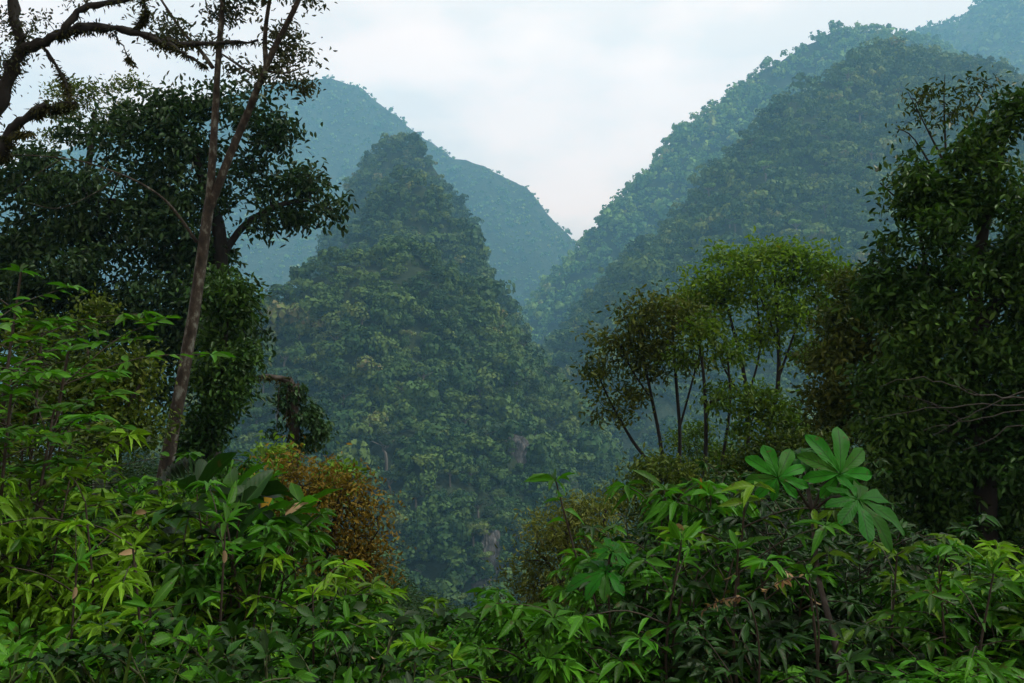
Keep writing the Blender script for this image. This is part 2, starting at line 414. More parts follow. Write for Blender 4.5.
# ------------------------------------------------------------------ mountains
FLOOR = -245
def seg_height(X, Y, polys):
    """polys: list of (points Nx3, slope, round_m); slope may be (left,right)"""
    H = np.full(X.shape, -1e9)
    for pts, slope, w in polys:
        for a, b in zip(pts[:-1], pts[1:]):
            ab = b[:2] - a[:2]; L2 = (ab ** 2).sum()
            t = np.clip(((X - a[0]) * ab[0] + (Y - a[1]) * ab[1]) / L2, 0, 1)
            dx = X - (a[0] + t * ab[0]); dy = Y - (a[1] + t * ab[1]); d = np.hypot(dx, dy)
            zc = a[2] + t * (b[2] - a[2])
            sl = slope if not isinstance(slope, tuple) else np.where(ab[0] * dy - ab[1] * dx > 0, slope[0], slope[1])
            H = np.maximum(H, zc - sl * d * d / (d + w))
    return H
def mountain(name, label, polys, step, mat, amp, nscale, pad):
    allp = np.concatenate([p for p, s, w in polys])
    x0, y0 = allp[:, :2].min(0) - pad; x1, y1 = allp[:, :2].max(0) + pad
    x0 = max(x0, -2450); x1 = min(x1, 2450); y1 = min(y1, 4700); y0 = max(y0, 60)
    gx = np.arange(x0, x1, step); gy = np.arange(y0, y1, step)
    X, Y = np.meshgrid(gx, gy, indexing='xy')
    wx = fbm(np.stack([X * nscale, Y * nscale, 0 * X + 2.5], -1), 3) * amp * 1.5; wy = fbm(np.stack([X * nscale, Y * nscale, 0 * X + 7.5], -1), 3) * amp * 1.5
    H0 = seg_height(X, Y, polys); H = seg_height(X + wx, Y + wy, polys)
    top = np.maximum.reduce([p[:, 2].max() for p, s, w in polys])
    depth = np.clip((top - H0) / 120, 0, 1)
    rid = -np.abs(noise3(np.stack([X * nscale * 1.3, Y * nscale * 1.3, 0 * X + 31], -1))) + .25
    H = H0 * (1 - depth * .8) + H * depth * .8 + amp * (.15 + depth) * (fbm(np.stack([X * nscale * 1.6, Y * nscale * 1.6, H0 * nscale * .4], -1), 4) * .6 + rid * .8)
    keep = H > FLOOR
    V = np.stack([X, Y, H], -1).reshape(-1, 3); n, m = X.shape
    i = np.arange(n - 1)[:, None] * m; k = np.arange(m - 1)[None]
    F = np.stack([i + k, i + k + 1, i + m + k + 1, i + m + k], -1).reshape(-1, 4)
    F = F[keep.reshape(-1)[F].any(1)]
    V[:, 2] = np.maximum(V[:, 2], FLOOR - 4)
    used = np.unique(F); re = np.full(len(V), -1); re[used] = np.arange(len(used)); V = V[used]; F = re[F]
    o = mobj(name, mesh_data(name, V, F, mat, smooth=True)); tag(o, label, name.split('_')[-1], kind='structure')
    return V, F

def hill_pts(*a): return np.array([P(*q) for q in a])
CONE = [(hill_pts((382, 150, 1280), (395, 140, 1280), (408, 143, 1280), (422, 158, 1280)), 2.4, 28),
        (hill_pts((374, 215, 900), (392, 186, 900), (412, 186, 900), (436, 216, 900)), 2.2, 26),
        (hill_pts((446, 280, 640), (420, 262, 630), (388, 258, 620), (350, 264, 600), (314, 288, 590), (268, 335, 580), (232, 410, 565), (200, 500, 540)), 1.3, 24),
        (hill_pts((420, 240, 880), (470, 310, 800), (500, 352, 760)), 1.7, 26),
        (hill_pts((446, 280, 640), (484, 335, 660), (520, 390, 670), (560, 440, 660), (612, 512, 610)), 1.35, 24),
        (hill_pts((385, 262, 620), (388, 350, 560), (402, 425, 505), (440, 470, 470)), 1.15, 28),
        (hill_pts((330, 455, 480), (395, 430, 490), (460, 450, 485), (520, 462, 510), (560, 480, 530)), 2.1, 28)]
RNEAR = [(hill_pts((1060, 140, 1300), (1005, 108, 1310), (950, 66, 1330), (890, 50, 1330), (845, 70, 1300), (800, 106, 1250), (745, 173, 1180), (690, 233, 1100), (638, 293, 1020), (600, 360, 950), (580, 430, 870)), (.95, 2.8), 45)]
RFAR = [(hill_pts((985, 70, 2312), (925, 44, 2285), (880, 31, 2258), (835, 31, 2218), (760, 74, 2178), (690, 130, 2110), (640, 190, 2056), (622, 207, 1989)), 1.3, 30), (hill_pts((622, 207, 1982), (594, 244, 1982), (582, 300, 1935), (562, 360, 1882), (556, 430, 1814)), 2.4, 40)]
FARR = [(hill_pts((820, 100, 3430), (868, 48, 3390), (905, 31, 3363), (962, 20, 3336), (986, 0, 3309), (1015, -16, 3296), (1120, -18, 3296), (1250, 20, 3296)), 1.0, 40)]
FARL = [(hill_pts((-160, 215, 3648), (0, 170, 3648), (60, 150, 3617), (160, 112, 3568), (235, 95, 3520), (270, 84, 3489), (330, 78, 3489), (360, 88, 3458), (395, 114, 3410), (430, 142, 3379), (455, 159, 3331), (490, 166, 3299), (520, 187, 3267), (545, 214, 3251), (580, 254, 3251), (640, 340, 3251)), 1.35, 30),
        (hill_pts((330, 78, 3489), (300, 190, 3093), (250, 300, 2696)), 1.0, 40)]
hv = {}
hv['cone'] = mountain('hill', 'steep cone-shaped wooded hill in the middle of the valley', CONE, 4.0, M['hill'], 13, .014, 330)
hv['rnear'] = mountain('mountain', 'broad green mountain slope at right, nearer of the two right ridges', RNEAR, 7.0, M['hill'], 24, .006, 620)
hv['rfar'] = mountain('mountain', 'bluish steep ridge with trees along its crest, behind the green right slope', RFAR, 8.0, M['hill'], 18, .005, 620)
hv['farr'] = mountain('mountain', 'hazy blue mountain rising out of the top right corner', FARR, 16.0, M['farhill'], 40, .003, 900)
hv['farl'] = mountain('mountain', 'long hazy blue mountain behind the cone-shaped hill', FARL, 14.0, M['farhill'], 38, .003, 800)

# forest on the mountains -------------------------------------------------
def crown_templates(n_cards, count, seed, card):
    rng = np.random.default_rng(seed); out = []
    for c in range(count):
        nl = rng.integers(4, 8)
        lc = np.stack([rng.uniform(-.55, .55, nl), rng.uniform(-.55, .55, nl), rng.uniform(-.1, .45, nl)], -1)
        lr = rng.uniform(.3, .55, nl)
        k = rng.integers(0, nl, n_cards)
        v = nrm(rng.normal(size=(n_cards, 3)) + np.array([0, 0, .45]))
        pos = lc[k] + v * lr[k, None] * np.array([1, 1, .75]) * rng.uniform(.75, 1.08, (n_cards, 1))
        nor = nrm(v + rng.normal(size=v.shape) * .28 + np.array([0, 0, .25]))
        ax = nrm(np.cross(nor, rng.normal(size=v.shape)) + np.array([0, 0, -.25]))
        s = card * rng.uniform(.7, 1.35, n_cards)
        V, F, _ = place(T_HEX if n_cards > 400 else T_KITE, pos - ax * s[:, None] * .5, ax, nor, s, s * .9, rng)
        out.append((V, F))
    return out
CT_NEAR = crown_templates(230, 6, 21, .22) + crown_templates(120, 6, 25, .29)
CT_MID = crown_templates(130, 6, 22, .27)
CT_TINY = crown_templates(16, 6, 24, .7)
CT_FAR = crown_templates(34, 6, 23, .5)

def sample_surface(V, F, density, rng, facing=-.15):
    a, b, c, d = (V[F[:, k]] for k in range(4))
    n1 = np.cross(b - a, c - a); n2 = np.cross(c - a, d - a); nn = n1 + n2
    area = (np.linalg.norm(n1, axis=1) + np.linalg.norm(n2, axis=1)) / 2
    cen = (a + b + c + d) / 4; nor = nrm(nn)
    vis = (nor * nrm(-cen)).sum(1) > facing
    inside = np.abs(cen[:, 0] / cen[:, 1]) < .66
    w = area * vis * inside
    n = rng.poisson(w.sum() * density)
    q = rng.choice(len(F), n, p=w / w.sum())
    u = rng.random((n, 1)); v = rng.random((n, 1))
    p = (a[q] * (1 - u) + b[q] * u) * (1 - v) + (d[q] * (1 - u) + c[q] * u) * v
    return p, nor[q]

# hills as ray targets: crowns that no viewpoint near the camera could see are left out
from mathutils.bvhtree import BVHTree
from mathutils import Vector
_bv = {k: BVHTree.FromPolygons(V.tolist(), F.tolist()) for k, (V, F) in hv.items()}
def in_view(c, lift):
    k = np.zeros(len(c), bool)
    for e in ((0, 0, 0), (22, 0, 4), (-22, 0, 4)):
        e = np.array(e, float)
        for i in np.where(~k)[0]:
            t = c[i] + np.array([0, 0, lift[i]]); d = t - e; L = float(np.linalg.norm(d)); d = Vector(d / L)
            px = 512 + t[0] / t[1] * FPX; py = 341.5 - t[2] / t[1] * FPX
            if not (-60 < px < 1084 and -60 < py < 740): continue
            if all((h[3] is None or h[3] > L - 6) for h in (b.ray_cast(Vector(e), d) for b in _bv.values())): k[i] = True
    return k
def forest(name, label, key, density, rad, temps, seed, keepout=None, mat='forest'):
    rng = np.random.default_rng(seed); V, F = hv[key]
    p, nor = sample_surface(V, F, density, rng)
    # uneven cover: thinner in patches
    cover = fbm(p * .02, 3) * 1.3 + rng.uniform(-.5, .6, len(p))
    k = cover > -.5
    k &= p[:, 2] > gz(p[:, 0], p[:, 1]) - 2
    if keepout is not None: k &= ~keepout(p)
    p, nor = p[k], nor[k]
    k = in_view(p, np.full(len(p), rad * .9)); p, nor = p[k], nor[k]
    n = len(p)
    size = rad * np.exp(np.clip(rng.normal(0, .45, n), -.9, .75)) * (1 + .35 * fbm(p * .02, 2))
    big = rng.random(n) < .06; size[big] *= rng.uniform(1.3, 1.8, big.sum())
    tint = np.clip(.5 + .55 * fbm(p * .014 + 40, 3) + rng.normal(0, .27, n), 0, 1.15)
    c = p + nor * size[:, None] * .25 + np.array([0, 0, 1.]) * size[:, None] * .45
    yaw = rng.uniform(0, 6.283, n); tsel = rng.integers(0, len(temps), n) if len(temps) < 12 else rng.integers(0, 6, n) + 6 * (p[:, 1] > 640); zs = rng.uniform(.75, 1.3, n)
    Vs, Fs, Ts = [], [], []; off = 0
    for t, (tv, tf) in enumerate(temps):
        ix = np.where(tsel == t)[0]; cs, sn = np.cos(yaw[ix])[:, None], np.sin(yaw[ix])[:, None]
        x = tv[None, :, 0] * cs - tv[None, :, 1] * sn; y = tv[None, :, 0] * sn + tv[None, :, 1] * cs
        z = np.broadcast_to(tv[None, :, 2], x.shape) * zs[ix][:, None]
        v = np.stack([x, y, z], -1) * size[ix][:, None, None] + c[ix][:, None]
        f = tf[None] + (np.arange(len(ix)) * len(tv))[:, None, None] + off
        Vs.append(v.reshape(-1, 3)); Fs.append(f.reshape(-1, tf.shape[1])); Ts.append(np.repeat(tint[ix], len(tv))); off += len(ix) * len(tv)
    V = np.concatenate(Vs)
    o = mobj(name, mesh_data(name, V, np.concatenate(Fs), M[mat], attr=np.concatenate(Ts)))
    tag(o, label, 'forest', kind='stuff')
    print(label, n, 'crowns', len(V), 'verts', flush=True)
def near_rock(p):
    px = 512 + p[:, 0] / p[:, 1] * FPX; py = 341.5 - p[:, 2] / p[:, 1] * FPX
    k = np.zeros(len(p), bool)
    for (a, b, rx, ry) in ((516, 456, 6, 15), (570, 451, 3, 8), (478, 594, 9, 15), (491, 560, 5, 22)):
        k |= ((px - a) / rx) ** 2 + ((py - b) / ry) ** 2 < 1
    return k
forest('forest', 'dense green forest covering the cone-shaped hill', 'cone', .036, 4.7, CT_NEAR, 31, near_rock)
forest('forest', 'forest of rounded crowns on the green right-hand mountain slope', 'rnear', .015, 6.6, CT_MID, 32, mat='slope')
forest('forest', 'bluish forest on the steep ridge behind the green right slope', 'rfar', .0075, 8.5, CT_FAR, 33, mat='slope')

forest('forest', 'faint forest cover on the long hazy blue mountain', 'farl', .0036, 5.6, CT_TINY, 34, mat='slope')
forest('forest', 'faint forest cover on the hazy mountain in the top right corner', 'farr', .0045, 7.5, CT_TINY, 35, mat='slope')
def on_hill(key, px, py):
    d = Vector(((px - 512) / FPX, 1, (341.5 - py) / FPX)).normalized()
    loc, nor, i, dist = _bv[key].ray_cast(Vector((0, 0, 0)), d)
    return None if loc is None else np.array(loc)

# single trees that stand out of the hill forest ---------------------------
def hill_tree_proto(name, seed, cards, card, tall, mat='forest'):
    rng = np.random.default_rng(seed)
    root = empty(name, (0, 0, 0))
    W = Wood()
    h = tall
    tp = smooth_path([(0, 0, -2.5), (.1, 0, h * .35), (-.1, .1, h * .7), (0, 0, h)], 3)
    W.add(tp, np.linspace(.13, .06, len(tp)), 6)
    for k in range(6):
        a = k * 1.05 + rng.uniform(-.3, .3); e = rng.uniform(.5, .9)
        W.add(np.array([(0, 0, h * .7), (math.cos(a) * .3, math.sin(a) * .3, h * .85), (math.cos(a) * e, math.sin(a) * e, h * 1.0)]), [.05, .035, .015], 4)
    mobj('trunk', W.data('trunk', M['far_bark']), root)
    (tv, tf), = crown_templates(cards, 1, seed, card)
    mobj('crown', mesh_data('crown', tv * np.array([1, 1, .75]) + np.array([0, 0, h]), tf, M[mat], attr=np.full(len(tv), rng.uniform(.35, .95))), root)
    return root
def scatter_hill_trees():
    rng = np.random.default_rng(77)
    spots = []
    # (px,py,radius px, key, label, group)
    lead = [(385, 470, 15, 'cone', 'pale tall tree with a bare trunk low on the cone hill', None),
            (470, 485, 14, 'cone', 'rounded light green tree low on the cone hill, above the dark cliff', None),
            (537, 437, 13, 'cone', 'light green tree just above the pale rock patch', None),
            (590, 455, 13, 'cone', 'flat-topped yellowish tree at the foot of the cone hill by the slender trees', None),
            (846, 250, 12, 'rnear', 'big round tree on the right slope, just above the slender trees', None),
            (640, 186, 6, 'rfar', 'dark tree leaning out from the crest of the far right ridge', None)]
    for a in lead: spots.append(a)
    g1 = 'tree crowns on the lower face of the cone hill'; l1 = 'leafy tree standing on the lower face of the cone hill'
    for k in range(90):
        spots.append((rng.uniform(235, 560), rng.uniform(330, 590), rng.uniform(8, 13), 'cone', l1, g1))
    g2 = 'trees along the crest of the far right ridge'; l2 = 'small dark tree standing out against the sky on the far ridge crest'
    for (x, y) in ((590, 237), (602, 225), (614, 212), (626, 203), (652, 176), (664, 160), (676, 147), (690, 128), (703, 118), (716, 104), (733, 95), (750, 82), (768, 68), (800, 48), (818, 38), (836, 30), (858, 30), (880, 30)):
        spots.append((x + rng.uniform(-3, 3), y + 3, rng.uniform(3, 5.5), 'rfar', l2, g2))
    g3 = 'trees standing on the green right slope'; l3 = 'rounded tree on the green right-hand slope'
    for k in range(40):
        spots.append((rng.uniform(690, 900), rng.uniform(80, 290), rng.uniform(6, 10), 'rnear', l3, g3))
    protos = {}
    for key, cards, card in (('cone', 520, .15), ('rnear', 260, .2), ('rfar', 110, .3)):
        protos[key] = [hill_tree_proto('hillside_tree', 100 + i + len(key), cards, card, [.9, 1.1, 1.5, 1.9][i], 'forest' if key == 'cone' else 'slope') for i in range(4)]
    usedp = set()
    for i, (px, py, r, key, label, group) in enumerate(spots):
        hit = on_hill(key, px, py)
        if hit is None:
            for dy in (4, 8, 12, 18, 26):
                hit = on_hill(key, px, py + dy)
                if hit is not None: break
        if hit is None or (key == 'cone' and near_rock(hit[None])[0]): continue
        q = (3 if 'bare trunk' in label else 0) if group is None else i % 4
        pr = protos[key][q]
        o = pr if (key, q) not in usedp else copy_tree(pr); usedp.add((key, q))
        s = r * hit[1] / FPX
        o.location = [float(c) for c in hit]; o.rotation_euler = (0, 0, rng.uniform(0, 6.28)); o.scale = (s, s, s * rng.uniform(.85, 1.15))
        if 'group' in o: del o['group']
        tag(o, label, 'tree', group)
    for key, L in protos.items():
        for q, pr in enumerate(L):
            if (key, q) not in usedp:
                for ch in list(pr.children): bpy.data.objects.remove(ch)
                bpy.data.objects.remove(pr)
scatter_hill_trees()

# bare rock on the cone hill
def rock_face(label, px, py, rx, ry, seed, tilt=.5):
    hit = on_hill('cone', px, py)
    if hit is None: return
    s = hit[1] / FPX; rng = np.random.default_rng(seed)
    n = 22; u = np.linspace(0, np.pi, n); v = np.linspace(0, 2 * np.pi, n * 2, endpoint=False)
    U, Vv = np.meshgrid(u, v, indexing='ij')
    p = np.stack([np.sin(U) * np.cos(Vv), np.sin(U) * np.sin(Vv), np.cos(U)], -1)
    p = np.stack([np.sign(p[..., 0]) * np.abs(p[..., 0]) ** .65, p[..., 1], np.sign(p[..., 2]) * np.abs(p[..., 2]) ** .75], -1)
    q = p * (1 + .35 * fbm(p * 1.7 + seed, 4)[..., None] + .12 * np.sign(noise3(p * np.array([5, 5, 1.2]) + seed))[..., None])
    q = q * np.array([rx * s, 3.2, ry * s]); q[..., 1] += q[..., 2] * tilt
    m = 2 * n; V = q.reshape(-1, 3)
    i = np.arange(n - 1)[:, None] * m; k = np.arange(m)[None]; k2 = (k + 1) % m
    F = np.stack([i + k, i + m + k, i + m + k2, i + k2], -1).reshape(-1, 4)
    o = mobj('rock_face', mesh_data('rock_face', V, F, M['rock']), loc=hit + np.array([0, 2.2, 0])); tag(o, label, 'rock')
rock_face('grey bare rock slab set in the forest of the cone hill', 516, 458, 11, 20, 1)
rock_face('small pale rock scar beside the grey slab on the hill', 570, 451, 4, 9, 2)
rock_face('whitish rock at the foot of the dark cliff, just above the shrubs', 478, 596, 13, 16, 3)
rock_face('brownish rain-streaked cliff strip above the whitish rock', 491, 562, 10, 26, 4)

# ------------------------------------------------------------------ trees round the viewpoint
def base_at(px, Y, sink=.15):
    x = (px - 512) / FPX * Y
    return np.array([x, Y, float(gz(x, Y)) - sink])
def from_ground(pts, k=4):
    """px trunk whose first point is dropped to the ground below it"""
    p, r = px_trunk(pts, k)
    b = np.array([p[0, 0] - .15, p[0, 1], float(gz(p[0, 0], p[0, 1])) - .2])
    if p[0, 2] > b[2] + .1:
        n = max(2, int((p[0, 2] - b[2]) / .5)); pre = np.linspace(b, p[0], n + 1)[:-1]
        p = np.vstack([pre, p]); r = np.concatenate([np.linspace(r[0] * 1.25, r[0], n + 1)[:-1], r])
    return p, r
def tufts(path, rad, n, rng, L, W, base):
    """moss tufts along a limb"""
    i = rng.integers(0, len(path) - 1, n); u = rng.random((n, 1)); c = path[i] * (1 - u) + path[i + 1] * u
    k = noise3(c * 4.5 + 7) + rng.normal(size=n) * .12 > -.08; i, c = i[k], c[k]; n = len(i)
    d = nrm(rng.normal(size=(n, 3)) + np.array([0, 0, -.5]))
    p = c + d * rad[i][:, None] * .8
    return place(T_KITE, p - base, nrm(d + np.array([0, 0, -.6]) + rng.normal(size=(n, 3)) * .3), nrm(rng.normal(size=(n, 3))), L * rng.uniform(.3, 1.9, n) ** 1.2, W * rng.uniform(.6, 1.6, n), rng)
def joined(parts):
    V, F, U, off = [], [], [], 0
    for v, f, u in parts:
        V.append(v); F.append(f + off); U.append(u); off += len(v)
    return np.concatenate(V), np.concatenate(F), np.concatenate(U)

# slender forked tree with blotched bark, left of centre
def forked_tree():
    rng = np.random.default_rng(201); Y = 18
    stem, rs = from_ground([(163, 482, Y, 9.5), (172, 435, Y, 8.6), (184, 370, Y, 7.8), (196, 300, Y, 7.4), (204, 240, Y, 7.2), (210, 200, Y, 6.8)])
    fa, ra = px_trunk([(209, 206, Y, 5.2), (213, 150, Y, 4.6), (216, 100, Y, 4.2), (219, 50, Y, 3.6), (223, 0, Y, 3.2), (229, -70, Y, 2.4), (225, -150, Y, 1.2)])
    fb, rb = px_trunk([(211, 206, Y, 5.2), (226, 165, Y, 5), (244, 122, Y, 4.6), (260, 82, Y - .2, 4.3), (276, 45, Y - .3, 3.8), (300, -3, Y - .4, 3.2), (330, -80, Y - .4, 2.4), (345, -150, Y, 1.2)])
    rs, ra, rb = rs * .76, ra * .78, rb * .78
    lim = [px_trunk(q) for q in (
        [(266, 66, Y - .2, 2.6), (265, 40, Y - .1, 2.3), (268, 10, Y, 2), (280, -50, Y, 1.2)],
        [(213, 68, Y, 2.2), (200, 50, Y, 1.8), (183, 32, Y + .2, 1.5), (160, -2, Y + .3, 1.1)],
        [(197, 242, Y, 1.8), (183, 222, Y - .2, 1.5), (165, 200, Y - .4, 1.2), (140, 183, Y - .6, 1.0), (112, 171, Y - .8, .8), (75, 160, Y - 1, .7), (20, 155, Y - 1.1, .5), (-15, 158, Y - 1.1, .3)],
        [(262, 80, Y, 1.6), (240, 66, Y + .4, 1.3), (222, 54, Y + .8, .9)],
        [(259, 70, Y, 1.6), (285, 73, Y - .3, 1.1), (305, 66, Y - .4, .6)])]
    lobes = [(285, 78, 26, 16, Y), (300, 45, 24, 16, Y), (262, 30, 26, 14, Y), (240, 18, 30, 14, Y + .3), (180, 40, 28, 10, Y + .5), (155, 28, 20, 12, Y + .5),
             (270, -20, 60, 25, Y), (210, -40, 60, 30, Y), (300, -70, 70, 35, Y), (225, -110, 80, 40, Y), (238, 60, 16, 12, Y + .6), (318, 44, 8, 8, Y)]
    T = lobe_points(lobes, 360, rng, .3)
    trunks = [(stem, rs), (fa, ra), (fb, rb)] + lim
    W_, D, NA, rad = skeleton([t for k, t in enumerate(trunks) if k != 5] , T, rng, .0035, .5, .08, .3, .55)
    W_.add(*lim[2], 6, .05)
    for q in ([(120, 173, Y - .75), (100, 190, Y - .8), (60, 208, Y - .9), (28, 203, Y - .9)], [(60, 160, Y - 1), (40, 172, Y - 1), (5, 196, Y - 1)]):
        p = smooth_path([P(*a) for a in q]); W_.add(p, np.linspace(.011, .004, len(p)), 4)
    base = stem[0]; root = empty('forked_tree', base)
    tag(root, 'tall slender tree with pale blotched bark, its trunk forking in two high up', 'tree')
    W_.V = [v - base for v in W_.V]; mobj('trunk', W_.data('trunk', M['bark_pale']), root)
    v, f, uv = leaves_at(T, D, 24, .16, .12, .045, rng, droop=.1)
    mobj('crown', mesh_data('crown', v - base, f, M['sparse_leaf'], uv), root)
    v, f, uv = joined([tufts(fa, ra, 160, rng, .05, .02, base), tufts(fb, rb, 160, rng, .05, .02, base), tufts(stem, rs, 220, rng, .045, .02, base), tufts(*lim[2], 60, rng, .05, .015, base)])
    mobj('moss_leaves', mesh_data('moss_leaves', v, f, M['moss'], uv), root)
forked_tree()

# moss-hung tree leaning in at the upper left
def mossy_tree():
    rng = np.random.default_rng(202); Y = 12
    stem, rs = from_ground([(-95, 420, Y, 17), (-80, 300, Y, 15), (-55, 210, Y, 13)])
    limbs = [px_trunk(q) for q in (
        [(-57, 214, Y, 11), (-25, 150, Y, 9.5), (0, 104, Y, 8.5), (10, 75, Y, 8), (22, 52, Y, 7.5), (45, 42, Y, 6), (72, 31, Y, 5.2), (105, 28, Y + .2, 4.6), (140, 33, Y + .3, 4), (168, 43, Y + .4, 3.6), (217, 43, Y + .5, 2.6), (258, 40, Y + .6, 1.6)],
        [(22, 54, Y, 6), (19, 35, Y, 5.6), (14, 10, Y, 5.2), (16, -40, Y, 4)],
        [(38, 44, Y, 3.6), (62, 32, Y - .2, 4), (78, 12, Y - .2, 4), (105, 3, Y - .1, 3.6), (150, -6, Y, 3), (200, -30, Y, 1.6)],
        [(-60, 230, Y, 7), (-20, 170, Y - .4, 6.5), (2, 152, Y - .5, 6.2), (12, 130, Y - .5, 5.6), (30, 115, Y - .6, 5.4), (52, 107, Y - .6, 4.6), (75, 103, Y - .7, 2.4)],
        [(44, 47, Y, 2.2), (58, 68, Y, 2), (66, 86, Y - .1, 1.5), (68, 98, Y - .2, .8)],
        [(112, 32, Y + .2, 1), (122, 45, Y + .2, .7), (134, 65, Y + .2, .4)],
        [(135, 32, Y + .3, 2), (145, 15, Y + .3, 2), (140, -10, Y + .3, 1.5)],
        [(150, 37, Y + .3, 3), (175, 48, Y + .3, 2.4), (190, 58, Y + .3, 1.6), (205, 66, Y + .3, .8)],
        [(-10, 140, Y - .3, 1.2), (20, 134, Y - .8, .8), (32, 133, Y - .9, .5)])]
    lobes = [(10, 20, 22, 22, Y), (42, 22, 22, 10, Y), (-30, 60, 40, 40, Y + .5), (5, 60, 10, 16, Y), (-20, -40, 70, 40, Y), (90, -30, 60, 25, Y), (160, 22, 28, 10, Y + .4),
             (20, 70, 8, 6, Y), (60, 112, 22, 12, Y - .6), (175, 45, 30, 8, Y + .5), (30, 45, 14, 8, Y), (110, 0, 40, 6, Y), (225, 38, 25, 7, Y + .6)]
    T = lobe_points(lobes, 300, rng, .2)
    limbs = [(p + rng.normal(size=p.shape) * .012, r * .88 * (1 + .18 * rng.normal(size=len(r)))) for p, r in limbs]
    W_, D, NA, rad = skeleton([(stem, rs)] + limbs, T, rng, .003, .5, .1, .2, .2)
    base = stem[0]; root = empty('mossy_tree', base)
    tag(root, 'dark moss-covered tree whose crooked limbs reach in at the upper left', 'tree')
    W_.V = [v - base for v in W_.V]; mobj('trunk', W_.data('trunk', M['bark_dark']), root)
    v, f, uv = leaves_at(T, D, 13, .10, .06, .026, rng, droop=.2)
    mobj('crown', mesh_data('crown', v - base, f, M['sparse_leaf'], uv), root)
    parts = [tufts(p, r * 1.15, 2200 if k in (0, 3) else 600, rng, .05, .018, base) for k, (p, r) in enumerate(limbs)]
    v, f, uv = joined(parts); mobj('moss_leaves', mesh_data('moss_leaves', v, f, M['moss'], uv), root)
mossy_tree()

# broad dark tree behind the forked one
Y = 30
tree('broadleaf_tree', 'big dark glossy-leaved tree with a dense spreading crown behind the forked trunk', 'tree', base_at(214, Y),
     [from_ground([(214, 470, Y, 9), (212, 380, Y, 8.5), (217, 300, Y, 8), (220, 235, Y, 7), (205, 190, Y, 5), (195, 150, Y, 3)]),
      px_trunk([(218, 280, Y, 5), (190, 240, Y, 4.5), (150, 215, Y, 3.5), (110, 200, Y, 2.5)]),
      px_trunk([(219, 260, Y, 4), (245, 225, Y, 3.4), (280, 205, Y - .5, 2.6), (310, 200, Y - .5, 1.5)]),
      px_trunk([(214, 340, Y, 4), (240, 330, Y - 1, 3), (250, 340, Y - 1, 2)])],
     [(195, 125, 55, 42, Y), (150, 160, 55, 45, Y), (262, 142, 36, 38, Y), (292, 180, 32, 26, Y - .5), (318, 205, 17, 30, Y - .5), (255, 112, 22, 18, Y), (245, 85, 16, 10, Y), (270, 210, 34, 24, Y),
      (60, 195, 62, 48, Y), (120, 215, 70, 50, Y), (185, 230, 50, 60, Y), (200, 290, 34, 60, Y), (225, 325, 30, 60, Y - 1), (232, 380, 24, 26, Y - 1),
      (70, 275, 70, 60, Y), (140, 300, 70, 60, Y), (25, 230, 50, 50, Y), (95, 350, 80, 55, Y), (170, 370, 45, 50, Y), (20, 300, 60, 60, Y), (88, 128, 34, 22, Y)],
     301, 980, 42, .23, .10, 'dark_leaf', 'bark_dark', .32, shell=.35, tip=.010, droop=.55)
Y = 34
tree('feathery_tree', 'airy tree with thin tiered sprays of small leaves at the upper left', 'tree', base_at(70, Y),
     [from_ground([(70, 460, Y, 6), (78, 300, Y, 5), (84, 200, Y, 4), (92, 140, Y, 3), (95, 110, Y, 2)])],
     [(95, 98, 45, 10, Y), (120, 84, 26, 8, Y), (75, 84, 24, 7, Y), (60, 112, 26, 10, Y), (130, 108, 20, 10, Y), (110, 122, 34, 14, Y), (62, 135, 20, 14, Y)],
     302, 150, 20, .15, .06, 'olive_leaf', 'bark_dark', .2, shell=.1, tip=.007, droop=.1)
# lower small-leaved trees at left
Y = 15
tree('small_leaved_tree', 'bushy small-leaved tree with yellowish leaves, left of the forked trunk', 'tree', base_at(95, Y),
     [from_ground([(100, 480, Y, 4.5), (98, 430, Y, 4), (92, 385, Y, 3), (88, 350, Y, 2)]), px_trunk([(98, 440, Y, 2.6), (125, 410, Y, 2.2), (140, 385, Y - .3, 1.4)]), px_trunk([(97, 430, Y, 2.6), (62, 400, Y - .4, 2.2), (35, 380, Y - .5, 1.4)])],
     [(55, 385, 60, 42, Y), (110, 365, 36, 34, Y), (92, 325, 20, 24, Y), (140, 395, 28, 36, Y), (85, 420, 75, 40, Y), (30, 345, 34, 26, Y), (20, 430, 40, 40, Y), (130, 440, 40, 30, Y)],
     303, 420, 30, .10, .052, 'small_leaf', 'bark_grey', .17, shell=.3, tip=.0045, droop=.35, templates=T_KITE)
Y = 20
tree('understorey_tree', 'olive-leaved tree filling the gap right of the forked trunk', 'tree', base_at(215, Y),
     [from_ground([(205, 470, Y, 4), (212, 420, Y, 3.6), (222, 360, Y, 3), (228, 310, Y, 2)])],
     [(222, 300, 24, 34, Y), (232, 345, 22, 40, Y), (215, 385, 26, 36, Y), (205, 430, 26, 30, Y), (240, 300, 14, 20, Y)],
     304, 200, 36, .15, .065, 'night_leaf', 'bark_dark', .2, shell=.2, tip=.006)

